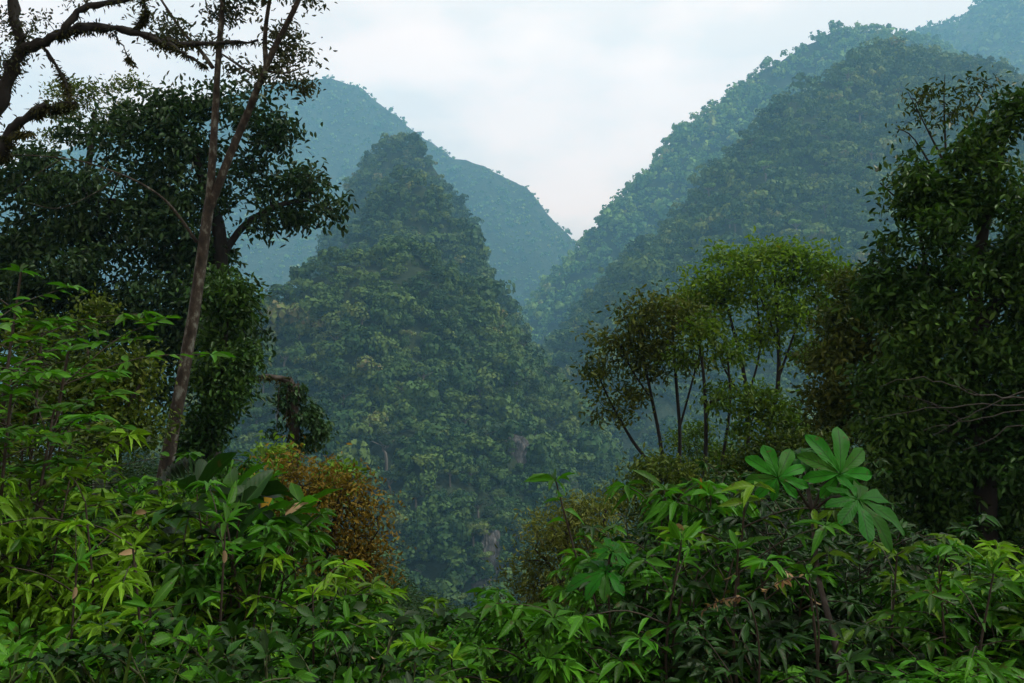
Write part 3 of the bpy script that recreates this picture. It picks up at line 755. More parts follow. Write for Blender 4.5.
# broken mossy snag
def snag():
    rng = np.random.default_rng(205); Y = 21
    p, r = from_ground([(294, 472, Y, 4.6), (295, 440, Y, 4.6), (294, 412, Y, 5), (292, 384, Y, 5.5)])
    b, rb = px_trunk([(292, 388, Y, 4.6), (288, 381, Y, 4.2), (278, 378, Y, 3), (266, 376, Y - .2, 2), (256, 377, Y - .3, 1.1)])
    base = p[0]; root = empty('tree_snag', base); tag(root, 'broken mossy snag with a bent top draped in hanging plants', 'tree')
    W_ = Wood(); W_.add(p, r, 9, .09); W_.add(b, rb, 8, .08)
    for k in range(9):
        q = P(rng.uniform(278, 300), rng.uniform(379, 390), Y - rng.uniform(-.2, .3)); L = rng.uniform(.4, 1.5)
        W_.add(np.array([q, q + [rng.normal(0, .05), 0, -L * .5], q + [rng.normal(0, .08), 0, -L]]), [.012, .009, .004], 4)
    W_.V = [v - base for v in W_.V]; mobj('trunk', W_.data('trunk', M['bark_grey']), root)
    T = lobe_points([(283, 400, 9, 18, Y), (310, 412, 17, 16, Y), (318, 426, 11, 18, Y), (300, 396, 13, 10, Y), (281, 430, 7, 14, Y), (306, 440, 16, 12, Y)], 130, rng, .1)
    v, f, uv = leaves_at(T, nrm(T - P(294, 400, Y)), 13, .09, .12, .06, rng, droop=.7)
    mobj('epiphytes', mesh_data('epiphytes', v - base, f, M['dark_leaf'], uv), root)
    v, f, uv = joined([tufts(p[len(p) // 2:], r[len(p) // 2:] * 1.3, 260, rng, .16, .03, base), tufts(b, rb * 1.2, 160, rng, .1, .03, base)])
    mobj('moss_leaves', mesh_data('moss_leaves', v, f, M['moss'], uv), root)
snag()

# rusty bush
Y = 10.5
tree('rusty_bush', 'orange-brown fine-leaved bush behind the thicket, below the mossy snag', 'bush', base_at(322, Y),
     [from_ground([(318, 640, Y, 4), (322, 575, Y, 3.5), (330, 540, Y, 2.8), (338, 505, Y, 1.5)]), px_trunk([(322, 575, Y, 2.6), (350, 555, Y, 2), (370, 548, Y, 1.2)]), px_trunk([(324, 560, Y, 2.6), (300, 525, Y, 2), (288, 500, Y, 1)])],
     [(340, 505, 32, 32, Y), (315, 492, 32, 26, Y), (356, 535, 26, 24, Y), (365, 558, 20, 14, Y), (300, 520, 30, 30, Y), (330, 560, 36, 24, Y), (285, 480, 18, 14, Y), (376, 520, 10, 22, Y), (322, 470, 14, 14, Y), (350, 478, 10, 12, Y), (384, 575, 12, 12, Y), (290, 460, 12, 10, Y)],
     306, 400, 13, .06, .026, 'rust_leaf', 'bark_dark', .15, shell=.3, tip=.0045, droop=.3)
tree('lime_sapling', 'light green round sapling half hidden behind the rusty bush', 'tree', base_at(335, 17),
     [from_ground([(335, 540, 17, 2.4), (336, 500, 17, 2), (338, 480, 17, 1)])],
     [(340, 478, 20, 13, 17), (325, 490, 16, 12, 17), (270, 455, 22, 14, 17.5)], 307, 70, 18, .13, .06, 'gold_leaf', 'bark_grey', .14, shell=.2, tip=.005)

# slender multi-stemmed trees, right of centre
def stems(*a): return [px_trunk(q) for q in a]
Y = 28
tree('slender_tree', 'tallest of the slender trees, domed yellow-green crown on thin dark stems', 'tree', base_at(757, Y),
     [from_ground([(757, 500, Y, 2.60), (768, 430, Y, 2.36), (778, 385, Y, 2.11), (778, 330, Y, 1.74), (775, 280, Y, 1.12)]),
      from_ground([(745, 495, Y - .4, 2.36), (748, 440, Y - .4, 2.11), (745, 380, Y - .3, 1.86), (733, 328, Y, 1.36), (722, 290, Y, 0.87)])]
     + stems([(778, 380, Y, 1.24), (792, 340, Y, 1.12), (806, 300, Y, 0.81)], [(747, 400, Y, 1.24), (760, 350, Y, 0.99), (757, 300, Y, 0.68)], [(748, 405, Y, 1.24), (725, 370, Y - .4, 0.99), (712, 330, Y - .4, 0.62)], [(778, 345, Y, 1.05), (766, 310, Y - .4, 0.81), (752, 280, Y - .5, 0.56)]),
     [(757, 264, 42, 20, Y), (722, 275, 34, 22, Y), (797, 270, 34, 22, Y), (700, 296, 26, 20, Y), (818, 252, 14, 10, Y), (745, 302, 40, 20, Y), (790, 312, 30, 24, Y), (822, 295, 18, 22, Y), (712, 322, 20, 16, Y), (735, 345, 22, 16, Y), (800, 350, 18, 14, Y), (765, 330, 30, 18, Y), (690, 310, 24, 18, Y), (830, 320, 20, 22, Y), (845, 280, 20, 18, Y), (735, 258, 24, 12, Y), (780, 250, 30, 12, Y), (680, 305, 22, 16, Y), (812, 270, 26, 16, Y)],
     311, 620, 16, .17, .07, 'gold_leaf', 'bark_dark', .24, shell=.35, tip=.006, power=.5, minfrom=.55, droop=.25, uppen=1.2)
Y = 26
tree('slender_tree', 'left slender tree with a loose open crown on several leaning dark stems', 'tree', base_at(662, Y),
     [from_ground([(662, 495, Y, 2.11), (650, 465, Y, 1.86), (632, 440, Y, 1.61), (612, 405, Y, 1.12), (598, 375, Y, 0.68)]), from_ground([(668, 500, Y, 2.23), (660, 440, Y, 1.86), (650, 390, Y, 1.49), (640, 340, Y, 0.87)]),
      from_ground([(676, 500, Y, 2.23), (680, 440, Y, 1.86), (676, 380, Y, 1.55), (672, 320, Y, 0.87)])] + stems([(679, 430, Y, 1.24), (690, 390, Y, 1.05), (702, 345, Y, 0.68)], [(652, 400, Y, 1.12), (632, 370, Y, 0.93), (618, 340, Y, 0.56)]),
     [(640, 318, 30, 20, Y), (612, 345, 24, 22, Y), (668, 302, 26, 18, Y), (598, 372, 18, 20, Y), (640, 360, 30, 22, Y), (612, 410, 18, 18, Y), (655, 340, 26, 20, Y), (690, 320, 20, 20, Y), (640, 395, 18, 14, Y), (690, 370, 14, 14, Y)],
     312, 360, 14, .16, .065, 'olive_leaf', 'bark_dark', .23, shell=.3, tip=.006, minfrom=.6, droop=.3, uppen=1.2)
Y = 25
tree('slender_tree', 'middle slender tree, thin leaf tufts on dark stems between its taller neighbours', 'tree', base_at(702, Y),
     [from_ground([(702, 500, Y, 2.23), (706, 440, Y, 1.98), (704, 380, Y, 1.61), (698, 335, Y, 0.87)]), from_ground([(712, 500, Y, 1.86), (724, 450, Y, 1.61), (730, 400, Y, 1.36), (727, 350, Y, 0.74)])],
     [(700, 330, 20, 16, Y), (728, 350, 20, 14, Y), (690, 350, 16, 16, Y), (745, 402, 34, 16, Y - 1), (775, 412, 30, 16, Y - 1), (720, 392, 14, 12, Y), (795, 432, 26, 18, Y - 1), (755, 430, 26, 14, Y - 1)],
     313, 240, 15, .16, .065, 'gold_leaf', 'bark_dark', .21, shell=.3, tip=.0055, minfrom=.5, uppen=.8)
Y = 31
tree('pale_bush', 'hazy yellow-green bush at the feet of the slender trees', 'bush', base_at(690, Y),
     [from_ground([(690, 520, Y, 3), (692, 490, Y, 2.6), (694, 460, Y, 1.5)])],
     [(695, 450, 30, 28, Y), (715, 470, 34, 28, Y), (665, 478, 26, 20, Y), (690, 430, 16, 14, Y), (740, 465, 26, 22, Y)], 314, 220, 22, .13, .06, 'gold_leaf', 'bark_dark', .22, shell=.4, tip=.005)
tree('olive_bush', 'low olive bush wrapped round the feet of the left slender trees', 'bush', base_at(655, 20),
     [from_ground([(655, 540, 20, 2.4), (658, 505, 20, 2), (662, 475, 20, 1)])],
     [(640, 478, 22, 16, 20), (668, 470, 26, 20, 20), (690, 488, 30, 22, 20), (620, 498, 24, 18, 20), (650, 505, 40, 20, 20)], 319, 150, 22, .13, .05, 'olive_leaf', 'bark_dark', .2, shell=.2, tip=.005)
tree('leafy_bush', 'mid-green bush below the tallest slender tree, behind the palmate leaves', 'bush', base_at(768, 19),
     [from_ground([(768, 540, 19, 2.6), (770, 500, 19, 2), (772, 460, 19, 1)])],
     [(760, 455, 34, 22, 19), (800, 448, 34, 24, 19), (735, 470, 26, 20, 19), (830, 465, 26, 24, 19), (780, 480, 50, 24, 19)], 320, 220, 24, .12, .05, 'small_leaf', 'bark_dark', .19, shell=.2, tip=.005)
Y = 21
tree('gold_tree', 'bushy tree with gold and rust tinted leaves between slender and dark right trees', 'tree', base_at(872, Y),
     [from_ground([(870, 520, Y, 6), (872, 440, Y, 5), (868, 380, Y, 4), (866, 320, Y, 2.4)]), px_trunk([(871, 420, Y, 3), (845, 380, Y, 2.4), (830, 345, Y, 1.4)]), px_trunk([(870, 400, Y, 3), (895, 360, Y, 2.4), (905, 320, Y, 1.4)])],
     [(862, 300, 34, 24, Y), (845, 330, 32, 28, Y), (888, 330, 40, 34, Y), (835, 370, 28, 28, Y), (875, 375, 46, 34, Y), (905, 300, 30, 30, Y), (852, 415, 36, 26, Y), (898, 415, 40, 30, Y), (825, 402, 22, 18, Y), (845, 285, 16, 10, Y), (835, 440, 30, 20, Y)],
     315, 480, 36, .15, .062, 'olive_leaf', 'bark_dark', .2, shell=.5, tip=.005, droop=.3)
Y = 14
tree('dense_tree', 'large dark leafy tree filling the right edge of the view', 'tree', base_at(985, Y),
     [from_ground([(985, 540, Y, 12), (984, 460, Y, 11), (978, 380, Y, 9), (975, 300, Y, 7), (985, 220, Y, 5), (1000, 150, Y, 3)]), px_trunk([(980, 400, Y, 4), (945, 330, Y, 2.6), (925, 260, Y + .2, 1.9), (915, 200, Y + .1, 1.2)]),
      px_trunk([(978, 340, Y, 5), (1015, 260, Y, 4), (1035, 180, Y, 3)]), px_trunk([(984, 450, Y, 3), (930, 420, Y - .1, 2), (890, 400, Y, 1)])],
     [(995, 150, 30, 30, Y), (962, 176, 34, 28, Y), (925, 188, 26, 20, Y), (1014, 120, 22, 26, Y), (906, 168, 12, 14, Y), (935, 225, 38, 30, Y), (1000, 220, 50, 50, Y), (905, 265, 20, 20, Y), (950, 280, 50, 40, Y), (1010, 300, 50, 50, Y),
      (930, 330, 44, 40, Y), (985, 360, 60, 50, Y), (920, 390, 46, 40, Y), (1020, 400, 50, 60, Y), (960, 430, 60, 50, Y), (910, 450, 40, 36, Y), (1000, 480, 60, 50, Y), (930, 490, 44, 40, Y), (1060, 250, 60, 90, Y), (1070, 400, 60, 90, Y), (895, 240, 16, 14, Y), (888, 285, 18, 16, Y), (900, 205, 14, 12, Y), (905, 330, 30, 26, Y), (885, 425, 28, 24, Y), (870, 470, 30, 26, Y), (930, 530, 60, 30, Y), (1000, 540, 60, 30, Y), (880, 360, 22, 24, Y), (900, 300, 26, 26, Y), (880, 310, 18, 20, Y)],
     316, 1300, 38, .125, .052, 'night_leaf', 'bark_dark', .15, shell=.6, tip=.0045, droop=.25)
Y = 17
tree('thin_tree', 'thin sparse-leaved tree poking up above the dark right-hand tree', 'tree', base_at(955, Y),
     [from_ground([(955, 520, Y, 5), (952, 380, Y, 4), (950, 260, Y, 2.4), (946, 160, Y, 1.2), (944, 100, Y, .6), (945, 74, Y, .25)]), px_trunk([(948, 170, Y, 1.4), (925, 125, Y, .7), (908, 92, Y, .25)]), px_trunk([(950, 200, Y, 1.6), (915, 140, Y - .4, .7), (895, 128, Y - .5, .25)]),
      px_trunk([(948, 165, Y, 1.4), (970, 120, Y, 1), (985, 88, Y, .6)]), px_trunk([(950, 240, Y, 1.6), (905, 205, Y, 1), (880, 183, Y, .6)])],
     [(922, 96, 20, 12, Y), (950, 98, 20, 14, Y), (982, 84, 10, 10, Y), (940, 118, 24, 12, Y), (905, 128, 14, 8, Y), (946, 74, 4, 6, Y), (965, 110, 18, 14, Y), (890, 182, 12, 6, Y), (910, 150, 12, 10, Y)],
     317, 75, 9, .11, .04, 'small_leaf', 'bark_dark', .13, shell=.05, tip=.004, minfrom=.5)

# feathery olive bush by the gap
Y = 12
tree('feathery_bush', 'feathery olive bush with pale seed tips beside the view of the cliff', 'bush', base_at(575, Y),
     [from_ground([(575, 640, Y, 3), (572, 590, Y, 2.6), (566, 545, Y, 1.8), (572, 510, Y, 1)]), px_trunk([(573, 600, Y, 2), (550, 565, Y, 1.6), (535, 550, Y, 1)]), px_trunk([(573, 600, Y, 2), (598, 550, Y, 1.6), (606, 510, Y, 1)])],
     [(550, 536, 26, 26, Y), (573, 514, 24, 22, Y), (593, 506, 26, 24, Y), (533, 561, 24, 20, Y), (568, 561, 40, 34, Y), (533, 591, 28, 22, Y), (598, 551, 30, 34, Y), (558, 596, 44, 24, Y)],
     318, 420, 16, .07, .02, 'fine_leaf', 'bark_grey', .15, shell=.25, tip=.004, droop=0.0)

# bare dead branches leaning out of the dark tree
def dead_branch():
    Y = 11.2; W_ = Wood(); rng = np.random.default_rng(9)
    main = [[(1080, 402, 0, 2.2), (1024, 399, 0, 2), (985, 396, -.1, 1.7), (950, 385, -.2, 1.2), (915, 378, -.2, .8), (880, 385, -.3, .4)],
            [(1080, 405, 0, 1.6), (1000, 404, .1, 1.4), (940, 408, .1, 1.1), (895, 414, .2, .8), (870, 421, .2, .4)],
            [(1080, 372, 0, 1.7), (1000, 402, 0, 1.3), (960, 420, .1, .9), (925, 430, .1, .4)],
            [(1090, 405, .2, 1.6), (1020, 411, .2, 1.2), (970, 420, .2, .9), (930, 436, .2, .4)],
            [(1090, 440, .1, 1.5), (1020, 425, .1, 1.2), (985, 443, .2, .8), (965, 450, .2, .4)],
            [(985, 396, -.1, .9), (965, 388, -.2, .7), (950, 375, -.2, .4)], [(940, 408, .1, .8), (905, 396, .2, .5), (890, 394, .2, .3)],
            [(960, 420, .1, .6), (940, 406, .1, .4), (920, 402, .1, .25)]]
    ps = []
    for q in main:
        p, r = px_trunk([(a, b, Y + c, d) for a, b, c, d in q]); r = r * .5; p = p + rng.normal(size=p.shape) * .014; ps.append((p, r))
    j = ps[0][0][0]; g = np.array([j[0] + .5, j[1] + .3, float(gz(j[0] + .5, j[1] + .3)) - .1])
    st = smooth_path([g, (g + j) / 2 + [.15, 0, .2], j]); 
    W_.add(st, np.linspace(.045, .016, len(st)), 8, .05)
    for p, r in ps: W_.add(p, r, 5)
    for p, r in ps:
        if np.linalg.norm(p[0] - j) > .01 and p[0][0] > 6.5: W_.add(np.array([j, p[0]]), [.014, r[0]], 5)
    W_.V = [v - g for v in W_.V]
    o = mobj('dead_branch', W_.data('dead_branch', M['twig']), loc=g); tag(o, 'tangle of bare grey branches in front of the dark right-hand tree', 'branch')
dead_branch()
# ------------------------------------------------------------------ plants of the thicket in front
def shrub_proto(name, seed, h, nstem, spread, L, W, leaf, bark, templates, nside=5, whorl=7, along=5, droop=.5, rise=.25, tipdry=0):
    """several stems with side twigs; leaves alternate up the twigs and fan out at their ends"""
    rng = np.random.default_rng(seed); root = empty(name, (0, 0, 0)); LV = []
    for s in range(nstem):
        W_ = Wood(); az = s * 2.4 + rng.uniform(-.5, .5); lean = spread * rng.uniform(.35, 1) * (1 if nstem > 1 else .3); hh = h * rng.uniform(.66, 1.02) if s else h
        d = np.array([math.cos(az), math.sin(az), 0])
        b0 = d * rng.uniform(.02, .09)
        p = smooth_path([b0 + [0, 0, -.15], b0 + d * lean * .25 + [0, 0, hh * .33], b0 + d * lean * .6 + rng.normal(size=3) * .03 + [0, 0, hh * .68], b0 + d * lean + [0, 0, hh]], 4)
        W_.add(p, np.linspace(.011, .004, len(p)) * (h / 1.2) ** .7, 6, .06)
        twigs = [(p[len(p) // 3:], 1.0)]
        for k in range(nside):
            i = int(len(p) * rng.uniform(.35, .95)); a2 = az + k * 2.4 + rng.uniform(-.6, .6); l = h * rng.uniform(.16, .36)
            e = nrm(np.array([math.cos(a2), math.sin(a2), rise + rng.uniform(-.1, .5)]))
            q = smooth_path([p[i], p[i] + e * l * .5 + [0, 0, .03 * l], p[i] + e * l + [0, 0, -.10 * l]], 3)
            W_.add(q, np.linspace(.0045, .002, len(q)), 4); twigs.append((q, .8))
        mobj('stem', W_.data('stem', M[bark]), root)
        for q, m in twigs:
            n = max(2, int(along * (len(q) / 7)));
            u = rng.uniform(.15, .97, n); f = u * (len(q) - 1); i = np.minimum(f.astype(int), len(q) - 2)
            pos = q[i] + (q[i + 1] - q[i]) * (f - i)[:, None]; t = nrm(q[i + 1] - q[i])
            a = np.arange(n) * 2.4 + rng.uniform(0, 6.28)
            out = np.stack([np.cos(a), np.sin(a), np.zeros(n)], -1)
            LV.append((pos, nrm(out + t * .45 + np.array([0, 0, .1 - droop * .5]) + rng.normal(size=(n, 3)) * .2), np.full(n, .85)))
            n = rng.integers(whorl - 2, whorl + 2); a = np.arange(n) * 6.283 / n + rng.uniform(0, 6.28)
            out = np.stack([np.cos(a), np.sin(a), np.zeros(n)], -1); t = nrm(q[-1] - q[-2])
            LV.append((np.repeat(q[-1:], n, 0) + out * .008, nrm(out + t * rng.uniform(.1, .9, (n, 1)) + np.array([0, 0, .15 - droop * .4]) + rng.normal(size=(n, 3)) * .15), np.linspace(.7, 1.1, n)))
    pos = np.concatenate([l[0] for l in LV]); ax = np.concatenate([l[1] for l in LV]); sz = np.concatenate([l[2] for l in LV]) * rng.uniform(.7, 1.2, len(pos))
    up = nrm(np.array([0, 0, 1.]) + rng.normal(size=pos.shape) * .45)
    v, f, uv = place(templates, pos, ax, up, L * sz, W * sz, rng)
    mobj('foliage', mesh_data('foliage', v, f, M[leaf], uv), root)
    for k in range(tipdry):
        i = rng.integers(0, len(pos))
        v, f, uv = place(T_OVAL[2:], pos[i:i + 1] + [0, 0, .02], nrm(rng.normal(size=(1, 3)) + [0, 0, -.6]), nrm(rng.normal(size=(1, 3))), L * .6, W * .8, rng)
        mobj('withered_leaf', mesh_data('withered_leaf', v, f, M['dry' if k % 2 == 0 else 'orange'], uv), root)
    root['h'] = h
    return root

def fern_proto(name, seed, h, nf, leaf):
    rng = np.random.default_rng(seed); root = empty(name, (0, 0, 0)); V, F, U = [], [], []; off = 0; W_ = Wood()
    parts = []
    for k in range(nf):
        az = k * 2.4 + rng.uniform(-.3, .3); d = np.array([math.cos(az), math.sin(az), 0]); r = h * rng.uniform(.8, 1.3); top = h * rng.uniform(.75, 1.05)
        p = smooth_path([(0, 0, -.05), d * r * .3 + [0, 0, top * .75], d * r * .65 + [0, 0, top], d * r * 1.05 + [0, 0, top * .78]], 8)
        W_.add(p, np.linspace(.006, .0015, len(p)), 4)
        n = 30; f = np.linspace(.22, .99, n) * (len(p) - 1); i = np.minimum(f.astype(int), len(p) - 2); pos = p[i] + (p[i + 1] - p[i]) * (f - i)[:, None]; t = nrm(p[i + 1] - p[i])
        side = nrm(np.cross(t, [0, 0, 1.])); nor = np.cross(side, t)
        ln = h * .26 * np.sin(np.linspace(.35, 3.05, n)) + .015
        for s in (-1, 1):
            parts.append(place(T_LANCE[:2], pos, side * s + t * .35 + np.array([0, 0, -.12]), nor, ln, ln * .22 + .006, rng))
    v, f, uv = joined(parts)
    mobj('stalk', W_.data('stalk', M['stem_green']), root); mobj('fronds', mesh_data('fronds', v, f, M[leaf], uv), root); root['h'] = h
    return root

def grass_proto(name, seed, h, nb):
    rng = np.random.default_rng(seed); V, F, U = [], [], []; off = 0
    for k in range(nb):
        az = rng.uniform(0, 6.283); d = np.array([math.cos(az), math.sin(az), 0]); s = np.array([-d[1], d[0], 0]); b = rng.normal(size=3) * .07 * np.array([1, 1, 0]); hh = h * rng.uniform(.6, 1.1); r = hh * rng.uniform(.3, .9)
        p = smooth_path([b + [0, 0, -.05], b + d * r * .2 + [0, 0, hh * .55], b + d * r * .6 + [0, 0, hh * .92], b + d * r + [0, 0, hh * rng.uniform(.55, .9)]], 6)
        n = len(p); w = .008 * np.sin(np.linspace(.7, 3.1, n)) * rng.uniform(.7, 1.4) + .0006
        v = np.stack([p - s * w[:, None], p + [0, 0, -.002], p + s * w[:, None]], 1).reshape(-1, 3)
        i = np.arange(n - 1)[:, None] * 3 + np.array([0, 1])[None]
        f = np.stack([i, i + 1, i + 4, i + 3], -1).reshape(-1, 4) + off
        V.append(v); F.append(f); off += len(v)
    o = mobj(name, mesh_data(name, np.concatenate(V), np.concatenate(F), M['grass'])); o['h'] = h
    return o

PROTO = {
    'lime': [shrub_proto('long_leaved_shrub', 400 + i, 1.2, 6, .40, .128, .034, 'lime', 'stem', T_LANCE, 11, 9, 9, .75, tipdry=i) for i in range(3)],
    'lance': [shrub_proto('long_leaved_shrub', 410 + i, 1.2, 6, .40, .132, .036, 'lance', 'stem', T_LANCE, 11, 9, 9, .85, tipdry=i + 1) for i in range(3)],
    'droop': [shrub_proto('drooping_shrub', 420 + i, 1.3, 5, .40, .18, .046, 'lance', 'stem', T_LANCE[1:], 7, 9, 8, 1.1, tipdry=2 - i) for i in range(2)],
    'shade': [shrub_proto('dark_leaved_shrub', 430 + i, 1.2, 6, .45, .115, .035, 'shade', 'stem', T_LANCE, 9, 8, 9, .75, tipdry=i) for i in range(3)],
    'broad': [shrub_proto('broad_leaved_shrub', 440 + i, 1.25, 4, .25, .24, .095, 'shade' if i else 'lance', 'stem', T_OVAL, 3, 6, 5, .5, tipdry=2) for i in range(2)],
    'small': [shrub_proto('small_leaved_shrub', 450 + i, .9, 8, .4, .085, .036, 'lance' if i else 'shade', 'stem_green', T_OVAL, 8, 6, 8, .3) for i in range(2)],
    'seedling': [shrub_proto('seedling', 460 + i, .55, 2, .1, .13, .04, 'shade' if i else 'lance', 'stem_green', T_LANCE, 2, 7, 5, .4) for i in range(2)],
    'shoot': [shrub_proto('leafy_shoot', 490 + i, 1.5, 1, .3, .13, .035, ['lime', 'lance', 'lance'][i], 'stem', T_LANCE, 5, 9, 5, .8, tipdry=1) for i in range(3)],
    'tall': [shrub_proto('tall_shrub', 520 + i, 3.3, 4, .5, .145, .05, ['lance', 'small_leaf'][i], 'stem', T_OVAL, 13, 8, 12, .6) for i in range(2)],
    'fern': [fern_proto('fern', 470 + i, .8, 9, 'lance' if i else 'shade') for i in range(2)],
    'grass': [grass_proto('grass_tuft', 480 + i, .75, 70) for i in range(2)],
}
_used = set(); _cnt = {}
PR = np.random.default_rng(55)
def plant(kind, px, py, Y, label, cat='shrub', group=None, smin=.55, smax=2.1, var=None):
    L = PROTO[kind]; i = _cnt.get(kind, 0) if var is None else var; _cnt[kind] = _cnt.get(kind, 0) + 1; i %= len(L)
    pr = L[i]; o = pr if (kind, i) not in _used else copy_tree(pr); _used.add((kind, i))
    x = (px - 512) / FPX * Y; g = float(gz(x, Y)); top = (341.5 - py) / FPX * Y
    s = np.clip((top - g) / pr['h'], smin, smax)
    if s < .001: s = .3
    o.location = (x, Y, max(g, top - pr['h'] * s) if top - pr['h'] * s < g + .02 else g); o.rotation_euler = (0, 0, PR.uniform(0, 6.28))
    w = np.clip(s, .75, 1.3); o.scale = (w * PR.uniform(.9, 1.15), w * PR.uniform(.9, 1.15), s)
    if 'group' in o: del o['group']
    tag(o, label, cat, group)
    return o

def thicket():
    gl, ll = 'long-leaved shrubs of the lower left thicket', 'long-leaved bright green shrub of the crowded lower left thicket'
    for px, py, Y, k in ((100, 520, 8.5, 'lime'), (150, 505, 9, 'lime'), (190, 505, 8, 'lime'), (60, 545, 7.6, 'lime'), (125, 545, 7, 'lime'), (215, 535, 6.8, 'lance'), (30, 520, 9, 'lance'),
                         (165, 575, 6.2, 'lime'), (250, 545, 7.4, 'lance'), (300, 622, 6.4, 'lance'), (345, 618, 7, 'lime'),
                         (190, 498, 11, 'lime'), (128, 492, 12, 'lance'), (235, 480, 10, 'lance'), (70, 480, 12, 'lime'), (20, 470, 11, 'lance'), (205, 490, 9.5, 'lance'), (-10, 560, 7, 'lime'), (185, 480, 15, 'lance'), (250, 458, 14, 'lance')):
        plant(k, px, py, Y, ll, 'shrub', gl)
    plant('broad', 222, 484, 7.2, 'broad-leaved plant with big pointed leaves at the top of the lower left thicket', 'plant', var=1)
    plant('broad', 258, 490, 7.6, 'tall plant with bright broad leaves beside the rusty bush', 'plant', var=0)
    plant('lime', 378, 582, 7.2, 'bright drooping sprig rising in front of the rusty bush', 'shrub')
    plant('lime', 8, 415, 6.4, 'tall lime-green leafy shoot at the left edge, halfway up', 'shrub', smax=2.2)
    gt, lt = 'thin upright shoots in the thickets', 'thin upright leafy shoot rising out of the thicket on a bare dark stem'
    for px, py, Y in ((112, 500, 6.4), (205, 520, 6), (275, 560, 6.2), (150, 540, 5.8), (60, 560, 6), (240, 505, 6.6), (325, 600, 6), (300, 540, 6.8), (180, 600, 5.4), (720, 500, 6.6), (760, 545, 6), (665, 545, 5.8), (890, 560, 6.2), (960, 560, 5.8), (560, 628, 6.2), (452, 650, 5.8), (815, 580, 5.6), (1000, 580, 5.4), (30, 500, 6.8), (372, 640, 5.8)):
        plant('shoot', px, py, Y, lt, 'plant', gt)
    for i, (px, py, Y, l) in enumerate(((-14, 268, 7.6, 'tallest leafy shrub at the left edge, reaching up to the dark tree crown'), (2, 330, 8.6, 'tall shrub in front of the small-leaved tree, second from the left edge'), (-22, 335, 6.6, 'tall bright shrub cut off by the left edge'), (34, 408, 8, 'middling tall shrub in front of the small-leaved tree, right of the lime shoot'))):
        plant('tall', px, py, Y, l, 'shrub')
    gs, ls = 'small-leaved plants under the left thicket', 'small-leaved plant low on the ground under the lower left thicket'
    for px, py, Y in ((200, 625, 5), (120, 640, 5), (280, 630, 5.2), (160, 655, 4.6), (330, 625, 5.6), (60, 635, 5), (240, 660, 4.5), (20, 610, 5.6), (310, 665, 4.6), (360, 640, 5.2)):
        plant('small', px, py, Y, ls, 'plant', gs)
    for i, (px, py, Y) in enumerate(((18, 585, 4.4), (-12, 600, 4.2), (52, 612, 4.3))):
        plant('grass', px, py, Y, 'tuft of yellow-green grass blades in the bottom left corner', 'grass tuft', 'grass tufts in the bottom left corner')
    plant('fern', 92, 428, 8.8, 'fern with feathered fronds under the small-leaved tree at left', 'fern', var=0, smax=3)
    plant('fern', 130, 455, 8.6, 'lower fern just left of the forked trunk', 'fern', var=1, smax=2)
    gm, lm = 'shrubs of the gap between the two thickets', 'low leafy shrub in the dip between the two thickets'
    for px, py, Y, k in ((400, 615, 7, 'lance'), (435, 622, 7.4, 'lime'), (385, 640, 6, 'lance'), (470, 612, 7.6, 'lance'), (500, 618, 8, 'lance'), (450, 645, 6, 'lance'), (530, 612, 8, 'lance'), (420, 660, 6.0, 'shade'), (490, 640, 6, 'shade'), (540, 620, 6.6, 'lance'), (520, 655, 6.2, 'lance'), (355, 668, 5.8, 'lance'), (465, 672, 5.7, 'lime'), (405, 618, 9.5, 'lance'), (560, 618, 9, 'shade')):
        plant(k, px, py + 34, Y, lm, 'shrub', gm, smin=.4)
    # right side
    plant('droop', 640, 482, 7.2, 'shrub with long drooping leaves, tallest of the right thicket, below the slender trees', 'shrub', var=0)
    plant('droop', 690, 500, 7.4, 'shrub with hanging leaves just left of the big palmate leaves', 'shrub', var=1)
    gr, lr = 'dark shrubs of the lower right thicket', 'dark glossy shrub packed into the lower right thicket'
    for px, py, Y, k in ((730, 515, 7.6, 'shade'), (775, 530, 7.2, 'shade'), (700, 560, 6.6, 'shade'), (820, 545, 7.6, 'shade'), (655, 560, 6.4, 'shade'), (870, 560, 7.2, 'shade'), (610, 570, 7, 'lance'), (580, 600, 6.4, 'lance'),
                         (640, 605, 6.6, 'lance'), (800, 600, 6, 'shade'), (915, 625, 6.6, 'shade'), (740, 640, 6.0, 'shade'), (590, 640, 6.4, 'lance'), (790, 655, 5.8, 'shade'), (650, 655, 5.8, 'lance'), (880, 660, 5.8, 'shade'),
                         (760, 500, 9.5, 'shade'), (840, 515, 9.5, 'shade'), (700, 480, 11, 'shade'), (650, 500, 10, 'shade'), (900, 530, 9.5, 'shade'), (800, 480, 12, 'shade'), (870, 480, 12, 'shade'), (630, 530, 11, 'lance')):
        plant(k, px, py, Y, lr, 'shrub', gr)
    gc, lc = 'green shrubs of the bottom right corner', 'mid-green shrub of the bottom right corner'
    for px, py, Y, k in ((985, 552, 7, 'lance'), (945, 572, 6.8, 'lance'), (1020, 560, 6.4, 'lime'), (960, 610, 6.6, 'lance'), (1010, 620, 6.2, 'lance'), (930, 640, 6.2, 'shade'), (980, 655, 5.7, 'lance'), (1040, 590, 6, 'lance')):
        plant(k, px, py, Y, lc, 'shrub', gc)
    gd, ld = 'seedlings on the ground in front', 'knee-high seedling among the shrubs along the bottom edge'
    for k in range(16):
        px = 330 + 42 * k + PR.uniform(-14, 14); plant('seedling', px, 655 + PR.uniform(-12, 25), 5.6 + PR.uniform(-.3, .6), ld, 'seedling', gd, smin=.5)
thicket()

